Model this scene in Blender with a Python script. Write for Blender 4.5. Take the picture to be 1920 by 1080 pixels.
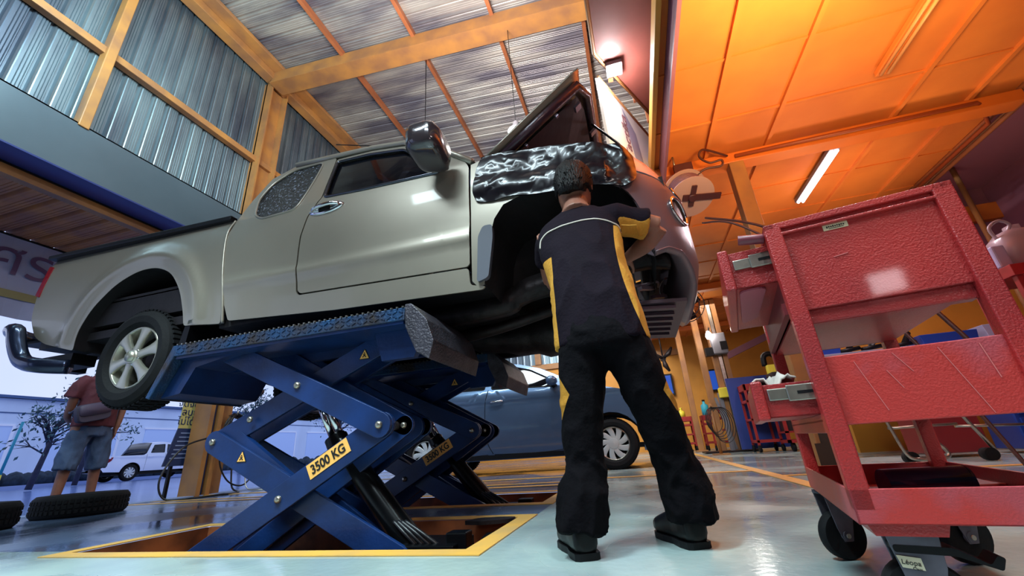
import bpy, bmesh, math, random
from mathutils import Vector, Matrix, noise
for o in list(bpy.data.objects): bpy.data.objects.remove(o)
SC = bpy.context.scene; C = SC.collection; PI = math.pi
rnd = random.Random(7)

# ---------------------------------------------------------------- camera, world, lights
cam = bpy.data.cameras.new('camera'); camo = bpy.data.objects.new('camera', cam); C.objects.link(camo)
yaw, pitch, roll, FPX = -0.26364, 0.371823, -0.069629, 775.45
cy, sy, cp, sp, cr, sr = math.cos(yaw), math.sin(yaw), math.cos(pitch), math.sin(pitch), math.cos(roll), math.sin(roll)
f_ = Vector((sy*cp, cy*cp, sp)); r_ = Vector((cy, -sy, 0)); u_ = r_.cross(f_)
R2 = cr*r_ + sr*u_; U2 = -sr*r_ + cr*u_
camo.matrix_world = Matrix(((R2.x, U2.x, -f_.x, 0), (R2.y, U2.y, -f_.y, 0), (R2.z, U2.z, -f_.z, .34), (0, 0, 0, 1)))
cam.sensor_width = 36; cam.lens = FPX/1920*36; cam.clip_start = .02; cam.clip_end = 300
SC.camera = camo
SC.view_settings.view_transform = 'Standard'; SC.view_settings.look = 'None'
SC.view_settings.gamma = 1; SC.view_settings.exposure = 0.0; SC.view_settings.use_curve_mapping = False

W = bpy.data.worlds.new('sky'); SC.world = W; W.use_nodes = True
wn, wl = W.node_tree.nodes, W.node_tree.links
bg = wn['Background']; bg.inputs[1].default_value = 1.12
tc = wn.new('ShaderNodeTexCoord'); nz = wn.new('ShaderNodeTexNoise'); nz.inputs['Scale'].default_value = 2.2; nz.inputs['Detail'].default_value = 5
rp = wn.new('ShaderNodeValToRGB'); rp.color_ramp.elements[0].color = (.44, .58, 1.0, 1); rp.color_ramp.elements[1].color = (.66, .74, 1.0, 1)
rp.color_ramp.elements[0].position = .3; rp.color_ramp.elements[1].position = .7
wl.new(tc.outputs['Generated'], nz.inputs['Vector']); wl.new(nz.outputs['Fac'], rp.inputs['Fac']); wl.new(rp.outputs['Color'], bg.inputs[0])

def area(name, loc, target, size, size_y, power, col):
    l = bpy.data.lights.new(name, 'AREA'); l.shape = 'RECTANGLE'; l.size = size; l.size_y = size_y; l.energy = power; l.color = col
    o = bpy.data.objects.new(name, l); C.objects.link(o); o.location = loc
    o.rotation_euler = (Vector(target)-Vector(loc)).to_track_quat('-Z', 'Y').to_euler(); return o
def point(name, loc, power, col, rad=.08):
    l = bpy.data.lights.new(name, 'POINT'); l.energy = power; l.color = col; l.shadow_soft_size = rad
    o = bpy.data.objects.new(name, l); C.objects.link(o); o.location = loc; return o
COOL = (.74, .92, 1.0); WARM = (1.0, .42, .08)
area('bay_light', (-2.3, -1.2, 5.4), (-2.4, 2.2, 2.2), 2.0, .5, 115, COOL)
area('bay_light', (-.9, -1.6, 4.6), (-.7, 1.9, 1.2), 1.6, .4, 85, COOL)

area('cart_light', (.84, -2.2, 1.36), (.5, .92, .60), .20, .16, 6, (1.0, .86, .90))
area('cart_light', (1.5, -1.2, 2.6), (.8, 1.2, .5), .9, .25, 15, (1.0, .84, .76))  # added soft fill over the trolley, not a fixture
point('pendant_light', (-1.15, 5.15, 5.0), 160, (1.0, .95, .86))
point('flood_light', (.33, 3.42, 3.9), 60, (.95, .95, 1.0))
def spot(name, loc, target, power, col, ang, rad=.1):
    l = bpy.data.lights.new(name, 'SPOT'); l.energy = power; l.color = col; l.spot_size = math.radians(ang); l.spot_blend = .6; l.shadow_soft_size = rad
    o = bpy.data.objects.new(name, l); C.objects.link(o); o.location = loc; o.rotation_euler = (Vector(target)-Vector(loc)).to_track_quat('-Z', 'Y').to_euler(); return o
spot('added_ceiling_spot', (1.52, 2.15, 2.25), (1.55, 2.45, 3.34), 330, (1.0, .64, .27), 160, .35)  # unseen warm spot added only to light the orange ceiling
for x_, e_ in ((-2.6, 470), (-.9, 470), (.7, 330)): spot('floor_spot', (x_, .5, 3.3), (x_, .9, 0), e_, (.72, .95, .98), 72, .25)
spot('added_ceiling_spot', (2.6, 5.2, 1.9), (2.5, 4.9, 3.34), 90, (1.0, .62, .34), 150, .3)  # second added spot, brightens the farther part of the ceiling
area('tube_light', (2.62, 5.3, 3.15), (2.62, 5.3, 0), .15, 1.2, 45, (1.0, .86, .95))
area('rear_light', (1.2, 10.2, 3.2), (1.2, 10.6, 0), 2.5, 1.6, 70, (1.0, .84, .70))
area('rear_light', (-1.4, 4.9, 3.3), (-1.6, 6.8, .9), 2.4, .3, 60, (.86, .95, 1.0))  # added to brighten the blue car, turned away from the far lift
area('rear_light', (-1.2, 9.6, 4.6), (-2.2, 13.0, 3.5), 3.0, .6, 260, (.92, .97, 1.0))
area('bay_light', (-4.4, 1.2, 6.2), (-6.56, 3.0, 5.4), 2.4, .4, 300, (.66, .93, 1.0))
area('added_roof_fill', (-1.6, 3.0, 4.6), (-1.2, 5.6, 8.0), 1.6, .5, 470, (1.0, .93, .88))  # added upward light that brightens the roof; no fixture hangs there

# ---------------------------------------------------------------- materials
def lin(h):
    h = h.lstrip('#'); v = [int(h[i:i+2], 16)/255 for i in (0, 2, 4)]
    return tuple(x/12.92 if x <= .04045 else ((x+.055)/1.055)**2.4 for x in v)+(1,)
MATS = {}
def mat(name, col, rough=.5, metal=0., var=0., vscale=6., bump=0., bscale=40., coat=0., emit=None, estr=0., alpha=1., trans=0., spec=.5, col2=None, stretch=None, vr=(.35, .65)):
    if name in MATS: return MATS[name]
    m = bpy.data.materials.new(name); m.use_nodes = True; MATS[name] = m
    n, l = m.node_tree.nodes, m.node_tree.links; b = n['Principled BSDF']
    c = lin(col) if isinstance(col, str) else tuple(col)+(1,)
    b.inputs['Base Color'].default_value = c; b.inputs['Roughness'].default_value = rough; b.inputs['Metallic'].default_value = metal
    b.inputs['Coat Weight'].default_value = coat; b.inputs['Coat Roughness'].default_value = .06
    b.inputs['Alpha'].default_value = alpha; b.inputs['Transmission Weight'].default_value = trans; b.inputs['Specular IOR Level'].default_value = spec
    if emit: b.inputs['Emission Color'].default_value = lin(emit) if isinstance(emit, str) else tuple(emit)+(1,); b.inputs['Emission Strength'].default_value = estr
    t = n.new('ShaderNodeTexCoord'); src = t.outputs['Object']
    if stretch:
        mp = n.new('ShaderNodeMapping'); mp.inputs['Scale'].default_value = stretch; l.new(src, mp.inputs['Vector']); src = mp.outputs['Vector']
    if var > 0 or col2:
        z = n.new('ShaderNodeTexNoise'); z.inputs['Scale'].default_value = vscale; z.inputs['Detail'].default_value = 6; l.new(src, z.inputs['Vector'])
        r = n.new('ShaderNodeValToRGB'); r.color_ramp.elements[0].position, r.color_ramp.elements[1].position = vr
        c2 = lin(col2) if col2 else tuple(x*(1-var) for x in c[:3])+(1,)
        r.color_ramp.elements[0].color = c2; r.color_ramp.elements[1].color = c
        l.new(z.outputs['Fac'], r.inputs['Fac']); l.new(r.outputs['Color'], b.inputs['Base Color'])
    if bump > 0:
        z = n.new('ShaderNodeTexNoise'); z.inputs['Scale'].default_value = bscale; z.inputs['Detail'].default_value = 3; l.new(src, z.inputs['Vector'])
        bp = n.new('ShaderNodeBump'); bp.inputs['Strength'].default_value = bump; bp.inputs['Distance'].default_value = .01
        l.new(z.outputs['Fac'], bp.inputs['Height']); l.new(bp.outputs['Normal'], b.inputs['Normal'])
    return m

PAINT = mat('champagne_paint', '#958d80', .38, .5, var=.06, vscale=3, coat=.35)
BUMP_ = mat('primer_bumper', '#75646c', .38, .1, var=.05, vscale=4, coat=.15)
CHROME = mat('chrome', '#d8dade', .10, 1.)
BLACKP = mat('black_plastic', '#07070b', .5, spec=.25)
DARK = mat('dark_underbody', '#1a1418', .6, .2, var=.5, vscale=9, bump=.3, bscale=20)
DARK2 = mat('grimy_steel', '#2a2224', .5, .6, var=.5, vscale=14, bump=.4, bscale=30)
GLASS = mat('tinted_glass', '#10121a', .04, 0, trans=.55, spec=.6)
WETGL = mat('wet_tinted_glass', '#7d8494', .16, 0, bump=.8, bscale=120, col2='#0a0c12', vscale=55, vr=(.56, .68), spec=.4)
RUBBER = mat('tyre_rubber', '#0c0c10', .8, spec=.3, var=.3, vscale=20, bump=.2, bscale=60)
ALLOY = mat('silver_alloy', '#b9b6a8', .32, .75, var=.1)
LEATHER = mat('black_leatherette', '#17121a', .26, 0, bump=.12, bscale=9, coat=.3, var=.3, vscale=5)
BLUE = mat('lift_blue_paint', '#0b2f66', .42, .15, var=.45, vscale=5, bump=.12, bscale=60, coat=.1)
BLUED = mat('platform_blue_plate', '#244a74', .38, .5, var=.6, vscale=7, col2='#3e3838', bump=.5, bscale=70)
RUST = mat('worn_ramp_steel', '#4a4650', .45, .5, var=.5, vscale=12, bump=.6, bscale=90)
CYL = mat('black_cylinder', '#101216', .25, .5, var=.3)
YEL = mat('yellow_label', '#f0b25a', .5)
YEL2 = mat('floor_line_yellow', '#e0a94a', .5, var=.35, vscale=4, col2='#c39a5c')
PITW = mat('pit_rust_wall', '#a85f34', .6, var=.5, vscale=5, col2='#5c3422')
BLACK = mat('black_ink', '#07060a', .6)
REDP = mat('red_enamel', '#b02a26', .34, 0, var=.25, vscale=3.0, col2='#8e2024', bump=.30, bscale=270, coat=.15)
REDS = mat('scuffed_red_enamel', '#b2302c', .38, 0, vscale=7, col2='#a8424a', bump=.16, bscale=270, coat=.12, vr=(.36, .5))
REDD = mat('background_red', '#a02424', .45, var=.3, vscale=5)
STEEL = mat('zinc_steel', '#b5b0a4', .3, .9, var=.3, vscale=20)
CAST = mat('caster_grey', '#6c6a76', .5, .7, var=.4, vscale=18)
CORR = mat('corrugated_steel', '#8fa0a8', .40, .75, var=.45, vscale=1.6, col2='#59606f', stretch=(1, 1, .25), bump=.1, bscale=12)
ROOF = mat('roof_steel', '#b8b2aa', .48, .6, var=.4, vscale=1.5, col2='#6f6a74', stretch=(.4, 1.6, 1), bump=.1, bscale=15)
BEAM = mat('yellow_beam_paint', '#a4703a', .5, 0, var=.25, vscale=3, col2='#865c3c')
BEAMR = mat('purlin_paint', '#9c5a35', .55, 0, var=.25, vscale=3)
ORANGE = mat('orange_ceiling_paint', '#dc8038', .62, 0, var=.2, vscale=1.1, col2='#c46a30', spec=.3)
ORANGE2 = mat('orange_beam_paint', '#d06a20', .5, 0, var=.2, vscale=2)
YWALL = mat('yellow_wall_paint', '#cf8a2a', .6, 0, var=.2, vscale=1.5)
FASCIA = mat('grey_blue_fascia', '#56646e', .28, .3, var=.15, vscale=1)
FASCIB = mat('navy_fascia_underside', '#27356e', .4, .2)
CANOPY = mat('canopy_ochre', '#bc7840', .6, var=.25, vscale=2, col2='#96604a')
NAVY = mat('navy_shirt', '#150d18', .9, var=.25, vscale=8, bump=.3, bscale=90, spec=.12)
SHY = mat('yellow_side_panel', '#c08a38', .85, spec=.15, var=.2, vscale=20, bump=.2, bscale=90)
PANTS = mat('black_trousers', '#09070c', .9, spec=.10, var=.35, vscale=10, bump=.35, bscale=70)
PIPE = mat('piping_cream', '#d8d0c4', .6)
SKIN = mat('skin', '#8a5a48', .5, var=.12, vscale=20, bump=.05, bscale=90)
HAIR = mat('black_hair', '#070405', .5, spec=.3, var=.5, vscale=60, bump=.9, bscale=160, stretch=(1, 1, .3))
BOOT = mat('black_boot', '#07070a', .4, spec=.3, var=.3, vscale=20)
MAROON = mat('maroon_cotton', '#5c2632', .85, var=.25, vscale=9, bump=.3, bscale=40)
DENIM = mat('washed_denim', '#46587a', .85, var=.35, vscale=8, bump=.3, bscale=80)
BAGM = mat('grey_brown_bag', '#3c3448', .6, var=.2)
CBLUE = mat('steel_blue_car_paint', '#566c8c', .28, .5, coat=.7, var=.05)
WHITE = mat('white_car_paint', '#eef3ff', .3, 0, coat=.5)
HUBCAP = mat('silver_hubcap', '#c6ccce', .35, .3)
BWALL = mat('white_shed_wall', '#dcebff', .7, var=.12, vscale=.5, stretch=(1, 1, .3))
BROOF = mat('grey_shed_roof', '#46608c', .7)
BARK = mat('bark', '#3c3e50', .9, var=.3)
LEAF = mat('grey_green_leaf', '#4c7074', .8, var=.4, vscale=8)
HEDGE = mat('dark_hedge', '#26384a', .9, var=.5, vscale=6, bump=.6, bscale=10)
BANNER = mat('pale_banner_vinyl', '#a6aed2', .6, var=.2, vscale=1)
BANTX = mat('banner_maroon_print', '#5c4468', .6)
HOSE = mat('black_hose', '#131318', .4)
WHITEB = mat('white_board', '#d9d2cc', .5)
PURP = mat('mauve_wall', '#8a5668', .6, var=.1)
SIGNY = mat('sign_cream', '#b8a866', .6)
SIGNB = mat('sign_navy', '#1c2a52', .6)
BLUEB = mat('bin_blue', '#1d3f98', .4)
YBRIGHT = mat('bright_yellow_plastic', '#e6d23c', .5)
TV = mat('screen_blue', '#0b2a66', .2, emit='#2a62d8', estr=.55)
GREY = mat('grey_plastic', '#77757c', .5, var=.15)
CLEAR = mat('clear_plastic', '#c9b8c0', .25, trans=.5)
TUBE = mat('lit_fluorescent_tube', '#ffffff', .3, emit=(1, .9, 1), estr=9)
BULB = mat('lit_bulb', '#ffffff', .3, emit=(1, .98, .95), estr=25)
TUBEOFF = mat('unlit_tube', '#e8a060', .3)
TAIL = mat('tail_lamp_red', '#8a1020', .2, coat=.6)
LENSM = mat('lamp_lens', '#b8bcc8', .08, .2, coat=1)
RAG = mat('dirty_white_rag', '#c4b8b0', .9, var=.3, vscale=20)
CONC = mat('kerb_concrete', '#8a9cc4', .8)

# ---------------------------------------------------------------- helpers
def tagp(o, label=None, cat=None, group=None, kind=None):
    for k, v in (('label', label), ('category', cat), ('group', group), ('kind', kind)):
        if v: o[k] = v
    return o
def thing(name, label, cat, loc=(0, 0, 0), rotz=0, group=None):
    o = bpy.data.objects.new(name, None); C.objects.link(o); o.empty_display_size = .1
    o.location = loc; o.rotation_euler = (0, 0, rotz); return tagp(o, label, cat, group)
ROOTM = {}
def wm(o):
    m = Matrix.Translation(o.location) @ o.rotation_euler.to_matrix().to_4x4()
    return m
def obj(name, bm, m, parent=None, smooth=False, world=True, bevel=0., label=None, normals=True, auto=None):
    if normals: bmesh.ops.recalc_face_normals(bm, faces=bm.faces)
    me = bpy.data.meshes.new(name); bm.to_mesh(me); bm.free()
    for mm in (m if isinstance(m, (list, tuple)) else [m]): me.materials.append(mm)
    if smooth:
        me.polygons.foreach_set('use_smooth', [True]*len(me.polygons))
        if auto: 
            try: me.set_sharp_from_angle(angle=math.radians(auto))
            except Exception: pass
    o = bpy.data.objects.new(name, me); C.objects.link(o)
    if parent is not None:
        o.parent = parent
        if world and parent.type == 'EMPTY': o.matrix_parent_inverse = wm(parent).inverted()
    if bevel:
        b = o.modifiers.new('bevel', 'BEVEL'); b.width = bevel; b.segments = 2; b.limit_method = 'ANGLE'; b.angle_limit = .6
    if label: o['label'] = label
    return o
def B(): return bmesh.new()
def box(bm, c, s, R=None, mi=0):
    c = Vector(c); vs = []
    for dx in (-.5, .5):
        for dy in (-.5, .5):
            for dz in (-.5, .5):
                v = Vector((dx*s[0], dy*s[1], dz*s[2])); v = (R @ v if R else v)+c; vs.append(bm.verts.new(v))
    for q in ((0, 1, 3, 2), (4, 6, 7, 5), (0, 4, 5, 1), (2, 3, 7, 6), (0, 2, 6, 4), (1, 5, 7, 3)):
        bm.faces.new([vs[i] for i in q]).material_index = mi
    return bm
def box2(bm, a, b, mi=0):
    return box(bm, [(a[i]+b[i])/2 for i in range(3)], [abs(b[i]-a[i]) for i in range(3)], None, mi)
def frame(d, up=Vector((0, 0, 1))):
    d = d.normalized(); 
    if abs(d.dot(up)) > .98: up = Vector((0, 1, 0))
    x = d.cross(up).normalized(); y = x.cross(d).normalized(); return x, y
def bar(bm, a, b, w, h, up=(0, 0, 1), mi=0):
    a, b = Vector(a), Vector(b); d = b-a; x, y = frame(d, Vector(up)); R = Matrix((x, d.normalized(), y)).transposed()
    return box(bm, (a+b)/2, (w, d.length, h), R, mi)
def tube(bm, pts, r, seg=10, mi=0, cap=True):
    pts = [Vector(p) for p in pts]; rs = r if isinstance(r, (list, tuple)) else [r]*len(pts); rings = []; px = None
    for i, p in enumerate(pts):
        d = (pts[min(i+1, len(pts)-1)]-pts[max(i-1, 0)]).normalized()
        if px is None: x, y = frame(d)
        else: x = (px-d*px.dot(d)).normalized(); y = x.cross(d)
        px = x
        rings.append([bm.verts.new(p+(x*math.cos(2*PI*k/seg)+y*math.sin(2*PI*k/seg))*rs[i]) for k in range(seg)])
    for i in range(len(rings)-1):
        for k in range(seg):
            f = bm.faces.new((rings[i][k], rings[i][(k+1) % seg], rings[i+1][(k+1) % seg], rings[i+1][k])); f.material_index = mi; f.smooth = True
    if cap:
        bm.faces.new(rings[0]).material_index = mi; bm.faces.new(rings[-1][::-1]).material_index = mi
    return bm
def spline(pts, n=8, closed=False):
    P = [Vector(p) for p in pts]; N = len(P); out = []
    rng = N if closed else N-1
    for i in range(rng):
        g = lambda k: P[k % N] if closed else P[max(0, min(N-1, k))]
        p0, p1, p2, p3 = g(i-1), g(i), g(i+1), g(i+2)
        for s in range(n):
            t = s/n
            out.append(.5*((2*p1)+(-p0+p2)*t+(2*p0-5*p1+4*p2-p3)*t*t+(-p0+3*p1-3*p2+p3)*t**3))
    if not closed: out.append(P[-1])
    return out
def lathe(bm, prof, c, axis='y', seg=32, mi=0):
    c = Vector(c); rings = []
    for (a, r) in prof:
        ring = []
        for k in range(seg):
            t = 2*PI*k/seg; q = (math.cos(t)*r, math.sin(t)*r)
            v = {'y': Vector((q[0], a, q[1])), 'z': Vector((q[0], q[1], a)), 'x': Vector((a, q[0], q[1]))}[axis]
            ring.append(bm.verts.new(c+v))
        rings.append(ring)
    for i in range(len(rings)-1):
        for k in range(seg):
            f = bm.faces.new((rings[i][k], rings[i][(k+1) % seg], rings[i+1][(k+1) % seg], rings[i+1][k])); f.smooth = True; f.material_index = mi
    return bm
def prism(bm, poly, fn, mi=0):
    """poly in 2D, fn(p, t) -> 3D for t = 0 and 1"""
    a = [bm.verts.new(fn(p, 0)) for p in poly]; b = [bm.verts.new(fn(p, 1)) for p in poly]; n = len(poly)
    bm.faces.new(a[::-1]).material_index = mi; bm.faces.new(b).material_index = mi
    for i in range(n): bm.faces.new((a[i], a[(i+1) % n], b[(i+1) % n], b[i])).material_index = mi
    return bm
def prism_y(bm, poly, y0, y1, mi=0): return prism(bm, poly, lambda p, t: Vector((p[0], y1 if t else y0, p[1])), mi)
def prism_x(bm, poly, x0, x1, mi=0): return prism(bm, poly, lambda p, t: Vector((x1 if t else x0, p[0], p[1])), mi)
def fillet(pts, r, n=5):
    out = []; N = len(pts); rr = r if isinstance(r, (list, tuple)) else [r]*N
    for i in range(N):
        p, a, b = Vector(pts[i]), Vector(pts[i-1]), Vector(pts[(i+1) % N]); da, db = a-p, b-p
        q = min(rr[i], da.length*.45, db.length*.45)
        if q < 1e-4: out.append(tuple(p)); continue
        s, e = p+da.normalized()*q, p+db.normalized()*q
        for k in range(n+1):
            t = k/n; v = s*(1-t)**2+p*2*t*(1-t)+e*t*t; out.append(tuple(v))
    return out
PCEN = [Vector((-2, 2.8, 1.5))]
def panel(name, outer, holes, S, m, parent, cut=.06, thick=.012, out=-1, label=None, bump=None):
    bm = B(); es = []
    for lp in [outer]+list(holes):
        vs = [bm.verts.new((p[0], 0, p[1])) for p in lp]
        for i in range(len(vs)): es.append(bm.edges.new((vs[i], vs[(i+1) % len(vs)])))
    bmesh.ops.triangle_fill(bm, use_beauty=True, use_dissolve=False, edges=es, normal=(0, -1, 0))
    xs = [p[0] for p in outer]; zs = [p[1] for p in outer]
    v = min(xs)+cut
    while v < max(xs): bmesh.ops.bisect_plane(bm, geom=bm.verts[:]+bm.edges[:]+bm.faces[:], dist=1e-5, plane_co=(v, 0, 0), plane_no=(1, 0, 0)); v += cut
    v = min(zs)+cut
    while v < max(zs): bmesh.ops.bisect_plane(bm, geom=bm.verts[:]+bm.edges[:]+bm.faces[:], dist=1e-5, plane_co=(0, 0, v), plane_no=(0, 0, 1)); v += cut
    for f in bm.faces:
        if f.normal.y > 0: f.normal_flip()
    F = (lambda u, z: bump(S(u, z), u, z)) if bump else S
    bm.verts.ensure_lookup_table(); nrm = []
    for vv in bm.verts:
        u, z = vv.co.x, vv.co.z; e = .004
        n = (F(u+e, z)-F(u-e, z)).cross(F(u, z+e)-F(u, z-e))
        nrm.append(n.normalized() if n.length > 1e-12 else Vector((0, -1, 0))); vv.co = F(u, z)
    bm.normal_update()
    fl = sum(f.normal.dot(nrm[f.verts[0].index]) for f in bm.faces)
    if thick:
        be = [e_ for e_ in bm.edges if len(e_.link_faces) == 1]
        for e_ in be:
            q_ = []
            for v_ in e_.verts:
                n_ = nrm[v_.index]; n_ = n_ if n_.dot(v_.co-PCEN[0]) < 0 else -n_; q_.append((v_.co.copy(), v_.co+n_*thick))
            vs_ = [bm.verts.new(c_) for c_ in (q_[0][0], q_[1][0], q_[1][1], q_[0][1])]; bm.faces.new(vs_)
        bm.verts.index_update()
        nrm += [Vector((0, 0, 0))]*(len(bm.verts)-len(nrm))
    o = obj(name, bm, m, parent, smooth=True, normals=False, label=label)
    if fl < 0: nrm = [-n for n in nrm]
    for p_ in o.data.polygons[-len(be):] if thick else []: p_.use_smooth = False
    o.data.normals_split_custom_set_from_vertices(nrm)
    return o
def loft(bm, rings, mi=0, cap=True, closed=True):
    R = [[bm.verts.new(p) for p in r] for r in rings]; n = len(R[0])
    for i in range(len(R)-1):
        for k in range(n if closed else n-1):
            f = bm.faces.new((R[i][k], R[i][(k+1) % n], R[i+1][(k+1) % n], R[i+1][k])); f.smooth = True; f.material_index = mi
    if cap and closed: bm.faces.new(R[0][::-1]); bm.faces.new(R[-1])
    return bm
def ell(c, rx, ry, ax=(1, 0, 0), ay=(0, 1, 0), n=20, p=2.0):
    c, ax, ay = Vector(c), Vector(ax), Vector(ay); out = []
    for k in range(n):
        t = 2*PI*k/n; a, b = math.cos(t), math.sin(t)
        a, b = math.copysign(abs(a)**(2/p), a), math.copysign(abs(b)**(2/p), b)
        out.append(c+ax*a*rx+ay*b*ry)
    return out
def limb(bm, pts, rad, seg=14, flat=1.0):
    """tapering tube along pts with radii (single or pair)"""
    P = spline(pts, 5); n = len(pts); rr = []
    for i in range(len(P)):
        u = i/5; k = min(int(u), n-2); t = u-k
        a, b = rad[k], rad[k+1]; t = t*t*(3-2*t); rr.append(a*(1-t)+b*t)
    return tube(bm, P, rr, seg)
def remesh(o, vox, smooth=4, fac=.5):
    r = o.modifiers.new('r', 'REMESH'); r.mode = 'VOXEL'; r.voxel_size = vox; r.use_smooth_shade = True
    s = o.modifiers.new('s', 'SMOOTH'); s.iterations = smooth; s.factor = fac
    dg = bpy.context.evaluated_depsgraph_get(); dg.update()
    me = bpy.data.meshes.new_from_object(o.evaluated_get(dg)); o.modifiers.clear(); old = o.data; ms = list(old.materials); o.data = me
    me.materials.clear()
    for m in ms: me.materials.append(m)
    me.polygons.foreach_set('use_smooth', [True]*len(me.polygons)); return o
def text(name, s, size, m, parent, mtx, ext=.0015, align='CENTER', shear=0, sx=1., label=None, bold=0.):
    cu = bpy.data.curves.new(name, 'FONT'); cu.body = s; cu.size = size; cu.offset = bold; cu.extrude = ext; cu.align_x = align; cu.align_y = 'CENTER'; cu.shear = shear
    t = bpy.data.objects.new(name, cu); C.objects.link(t)
    dg = bpy.context.evaluated_depsgraph_get(); dg.update(); me = bpy.data.meshes.new_from_object(t.evaluated_get(dg)); C.objects.unlink(t); bpy.data.objects.remove(t)
    me.transform(mtx @ Matrix.Diagonal((sx, 1, 1, 1))); me.materials.clear(); me.materials.append(m)
    o = bpy.data.objects.new(name, me); C.objects.link(o)
    if parent is not None:
        o.parent = parent
        if parent.type == 'EMPTY': o.matrix_parent_inverse = wm(parent).inverted()
    return o
def basis(o, x, y, z): return Matrix(((x[0], y[0], z[0], o[0]), (x[1], y[1], z[1], o[1]), (x[2], y[2], z[2], o[2]), (0, 0, 0, 1)))
def struct(name, bm, m, **k): o = obj(name, bm, m, **k); o['kind'] = 'structure'; return o
def copytree(o, delta=(0, 0, 0), label=None, parent=None):
    c = o.copy(); C.objects.link(c)
    if parent is None: c.location = Vector(o.location)+Vector(delta)
    else: c.parent = parent
    if label: c['label'] = label
    for ch in list(o.children): copytree(ch, parent=c)
    return c
# ================================================================ setting
def floor_material():
    m = bpy.data.materials.new('floor_with_reflection'); m.use_nodes = True; n, l = m.node_tree.nodes, m.node_tree.links; b = n['Principled BSDF']
    t = n.new('ShaderNodeTexCoord'); sx = n.new('ShaderNodeSeparateXYZ'); l.new(t.outputs['Object'], sx.inputs[0])
    def math_(op, a, bb=None):
        q = n.new('ShaderNodeMath'); q.operation = op
        for i, v in enumerate((a, bb)):
            if v is None: continue
            if isinstance(v, (int, float)): q.inputs[i].default_value = v
            else: l.new(v, q.inputs[i])
        return q.outputs[0]
    nz = n.new('ShaderNodeTexNoise'); nz.inputs['Scale'].default_value = 1.7; nz.inputs['Detail'].default_value = 7; l.new(t.outputs['Object'], nz.inputs['Vector'])
    n2 = n.new('ShaderNodeTexNoise'); n2.inputs['Scale'].default_value = 1.1; n2.inputs['Detail'].default_value = 4; n2.inputs['Distortion'].default_value = .6; l.new(t.outputs['Object'], n2.inputs['Vector'])
    n3 = n.new('ShaderNodeTexNoise'); n3.inputs['Scale'].default_value = 30; n3.inputs['Detail'].default_value = 4; l.new(t.outputs['Object'], n3.inputs['Vector'])
    lintel_reflection = math_('MULTIPLY', math_('GREATER_THAN', sx.outputs[1], 1.72), math_('LESS_THAN', sx.outputs[0], -.62))  # bluish tone past this edge paints in the dark lintel's reflection
    mix = n.new('ShaderNodeMix'); mix.data_type = 'RGBA'; l.new(lintel_reflection, mix.inputs[0]); mix.inputs[6].default_value = lin('#a6b8b4'); mix.inputs[7].default_value = lin('#586a86')
    r = n.new('ShaderNodeValToRGB'); r.color_ramp.elements[0].position = .3; r.color_ramp.elements[1].position = .62
    r.color_ramp.elements[0].color = (.62, .64, .74, 1); r.color_ramp.elements[1].color = (1, 1, 1, 1); l.new(nz.outputs['Fac'], r.inputs['Fac'])
    mu = n.new('ShaderNodeMix'); mu.data_type = 'RGBA'; mu.blend_type = 'MULTIPLY'; mu.inputs[0].default_value = 1; l.new(mix.outputs[2], mu.inputs[6]); l.new(r.outputs['Color'], mu.inputs[7])
    l.new(mu.outputs[2], b.inputs['Base Color'])
    rr = n.new('ShaderNodeMapRange'); rr.inputs[1].default_value = .42; rr.inputs[2].default_value = .56; rr.inputs[3].default_value = .08; rr.inputs[4].default_value = .30
    l.new(n2.outputs['Fac'], rr.inputs[0]); l.new(rr.outputs[0], b.inputs['Roughness'])
    bp = n.new('ShaderNodeBump'); bp.inputs['Strength'].default_value = .12; bp.inputs['Distance'].default_value = .01; l.new(n3.outputs['Fac'], bp.inputs['Height']); l.new(bp.outputs['Normal'], b.inputs['Normal'])
    b.inputs['Specular IOR Level'].default_value = .6
    return m
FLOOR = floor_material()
XW = -6.56
PITS = [(-2.82, 1.67, -.70, 2.40), (-2.82, 2.99, -.70, 3.66)]
bm = B(); es = []
for lp in [[(XW, -5), (5.4, -5), (5.4, 14), (XW, 14)]]+[[(a, b), (a, d), (c, d), (c, b)] for a, b, c, d in PITS]:
    vs = [bm.verts.new((p[0], p[1], 0)) for p in lp]
    for i in range(4): es.append(bm.edges.new((vs[i], vs[(i+1) % 4])))
bmesh.ops.triangle_fill(bm, use_beauty=True, edges=es, normal=(0, 0, 1))
for f in bm.faces:
    if f.normal.z < 0: f.normal_flip()
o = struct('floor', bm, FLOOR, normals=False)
for a, b, c, d in PITS:
    bm = B(); D = -.16
    box2(bm, (a, b, D-.02), (c, d, D)); box2(bm, (a-.02, b, D), (a, d, -.004)); box2(bm, (c, b, D), (c+.02, d, -.004)); box2(bm, (a, b-.02, D), (c, b, -.004)); box2(bm, (a, d, D), (c, d+.02, -.004))
    struct('trim_1', bm, PITW)
    bm = B(); w = .085
    for q in (((a-w, b-w), (c+w, b)), ((a-w, d), (c+w, d+w)), ((a-w, b), (a, d)), ((c, b), (c+w, d))): box2(bm, (q[0][0], q[0][1], .001), (q[1][0], q[1][1], .005))
    struct('trim_2', bm, YEL2)
bm = B()
for q in ((( .95, 2.6), (1.05, 13.4)), ((-.7, 4.78), (.95, 4.88)), ((-6.4, 4.20), (-.75, 4.30)), ((-6.4, 5.25), (-.5, 5.37)), ((1.05, 4.1), (3.2, 4.18)), ((-6.4, 4.52), (-.75, 4.60))):
    box2(bm, (q[0][0], q[0][1], .001), (q[1][0], q[1][1], .005))
struct('trim_3', bm, YEL2)
bm = B(); box2(bm, (-4.6, 6.9, .004), (-.5, 6.98, .008)); struct('trim_4', bm, YEL2)
bm = B(); box2(bm, (-6.68, -5, -.05), (-6.42, 14, .012)); struct('trim_5', bm, CONC)

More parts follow.
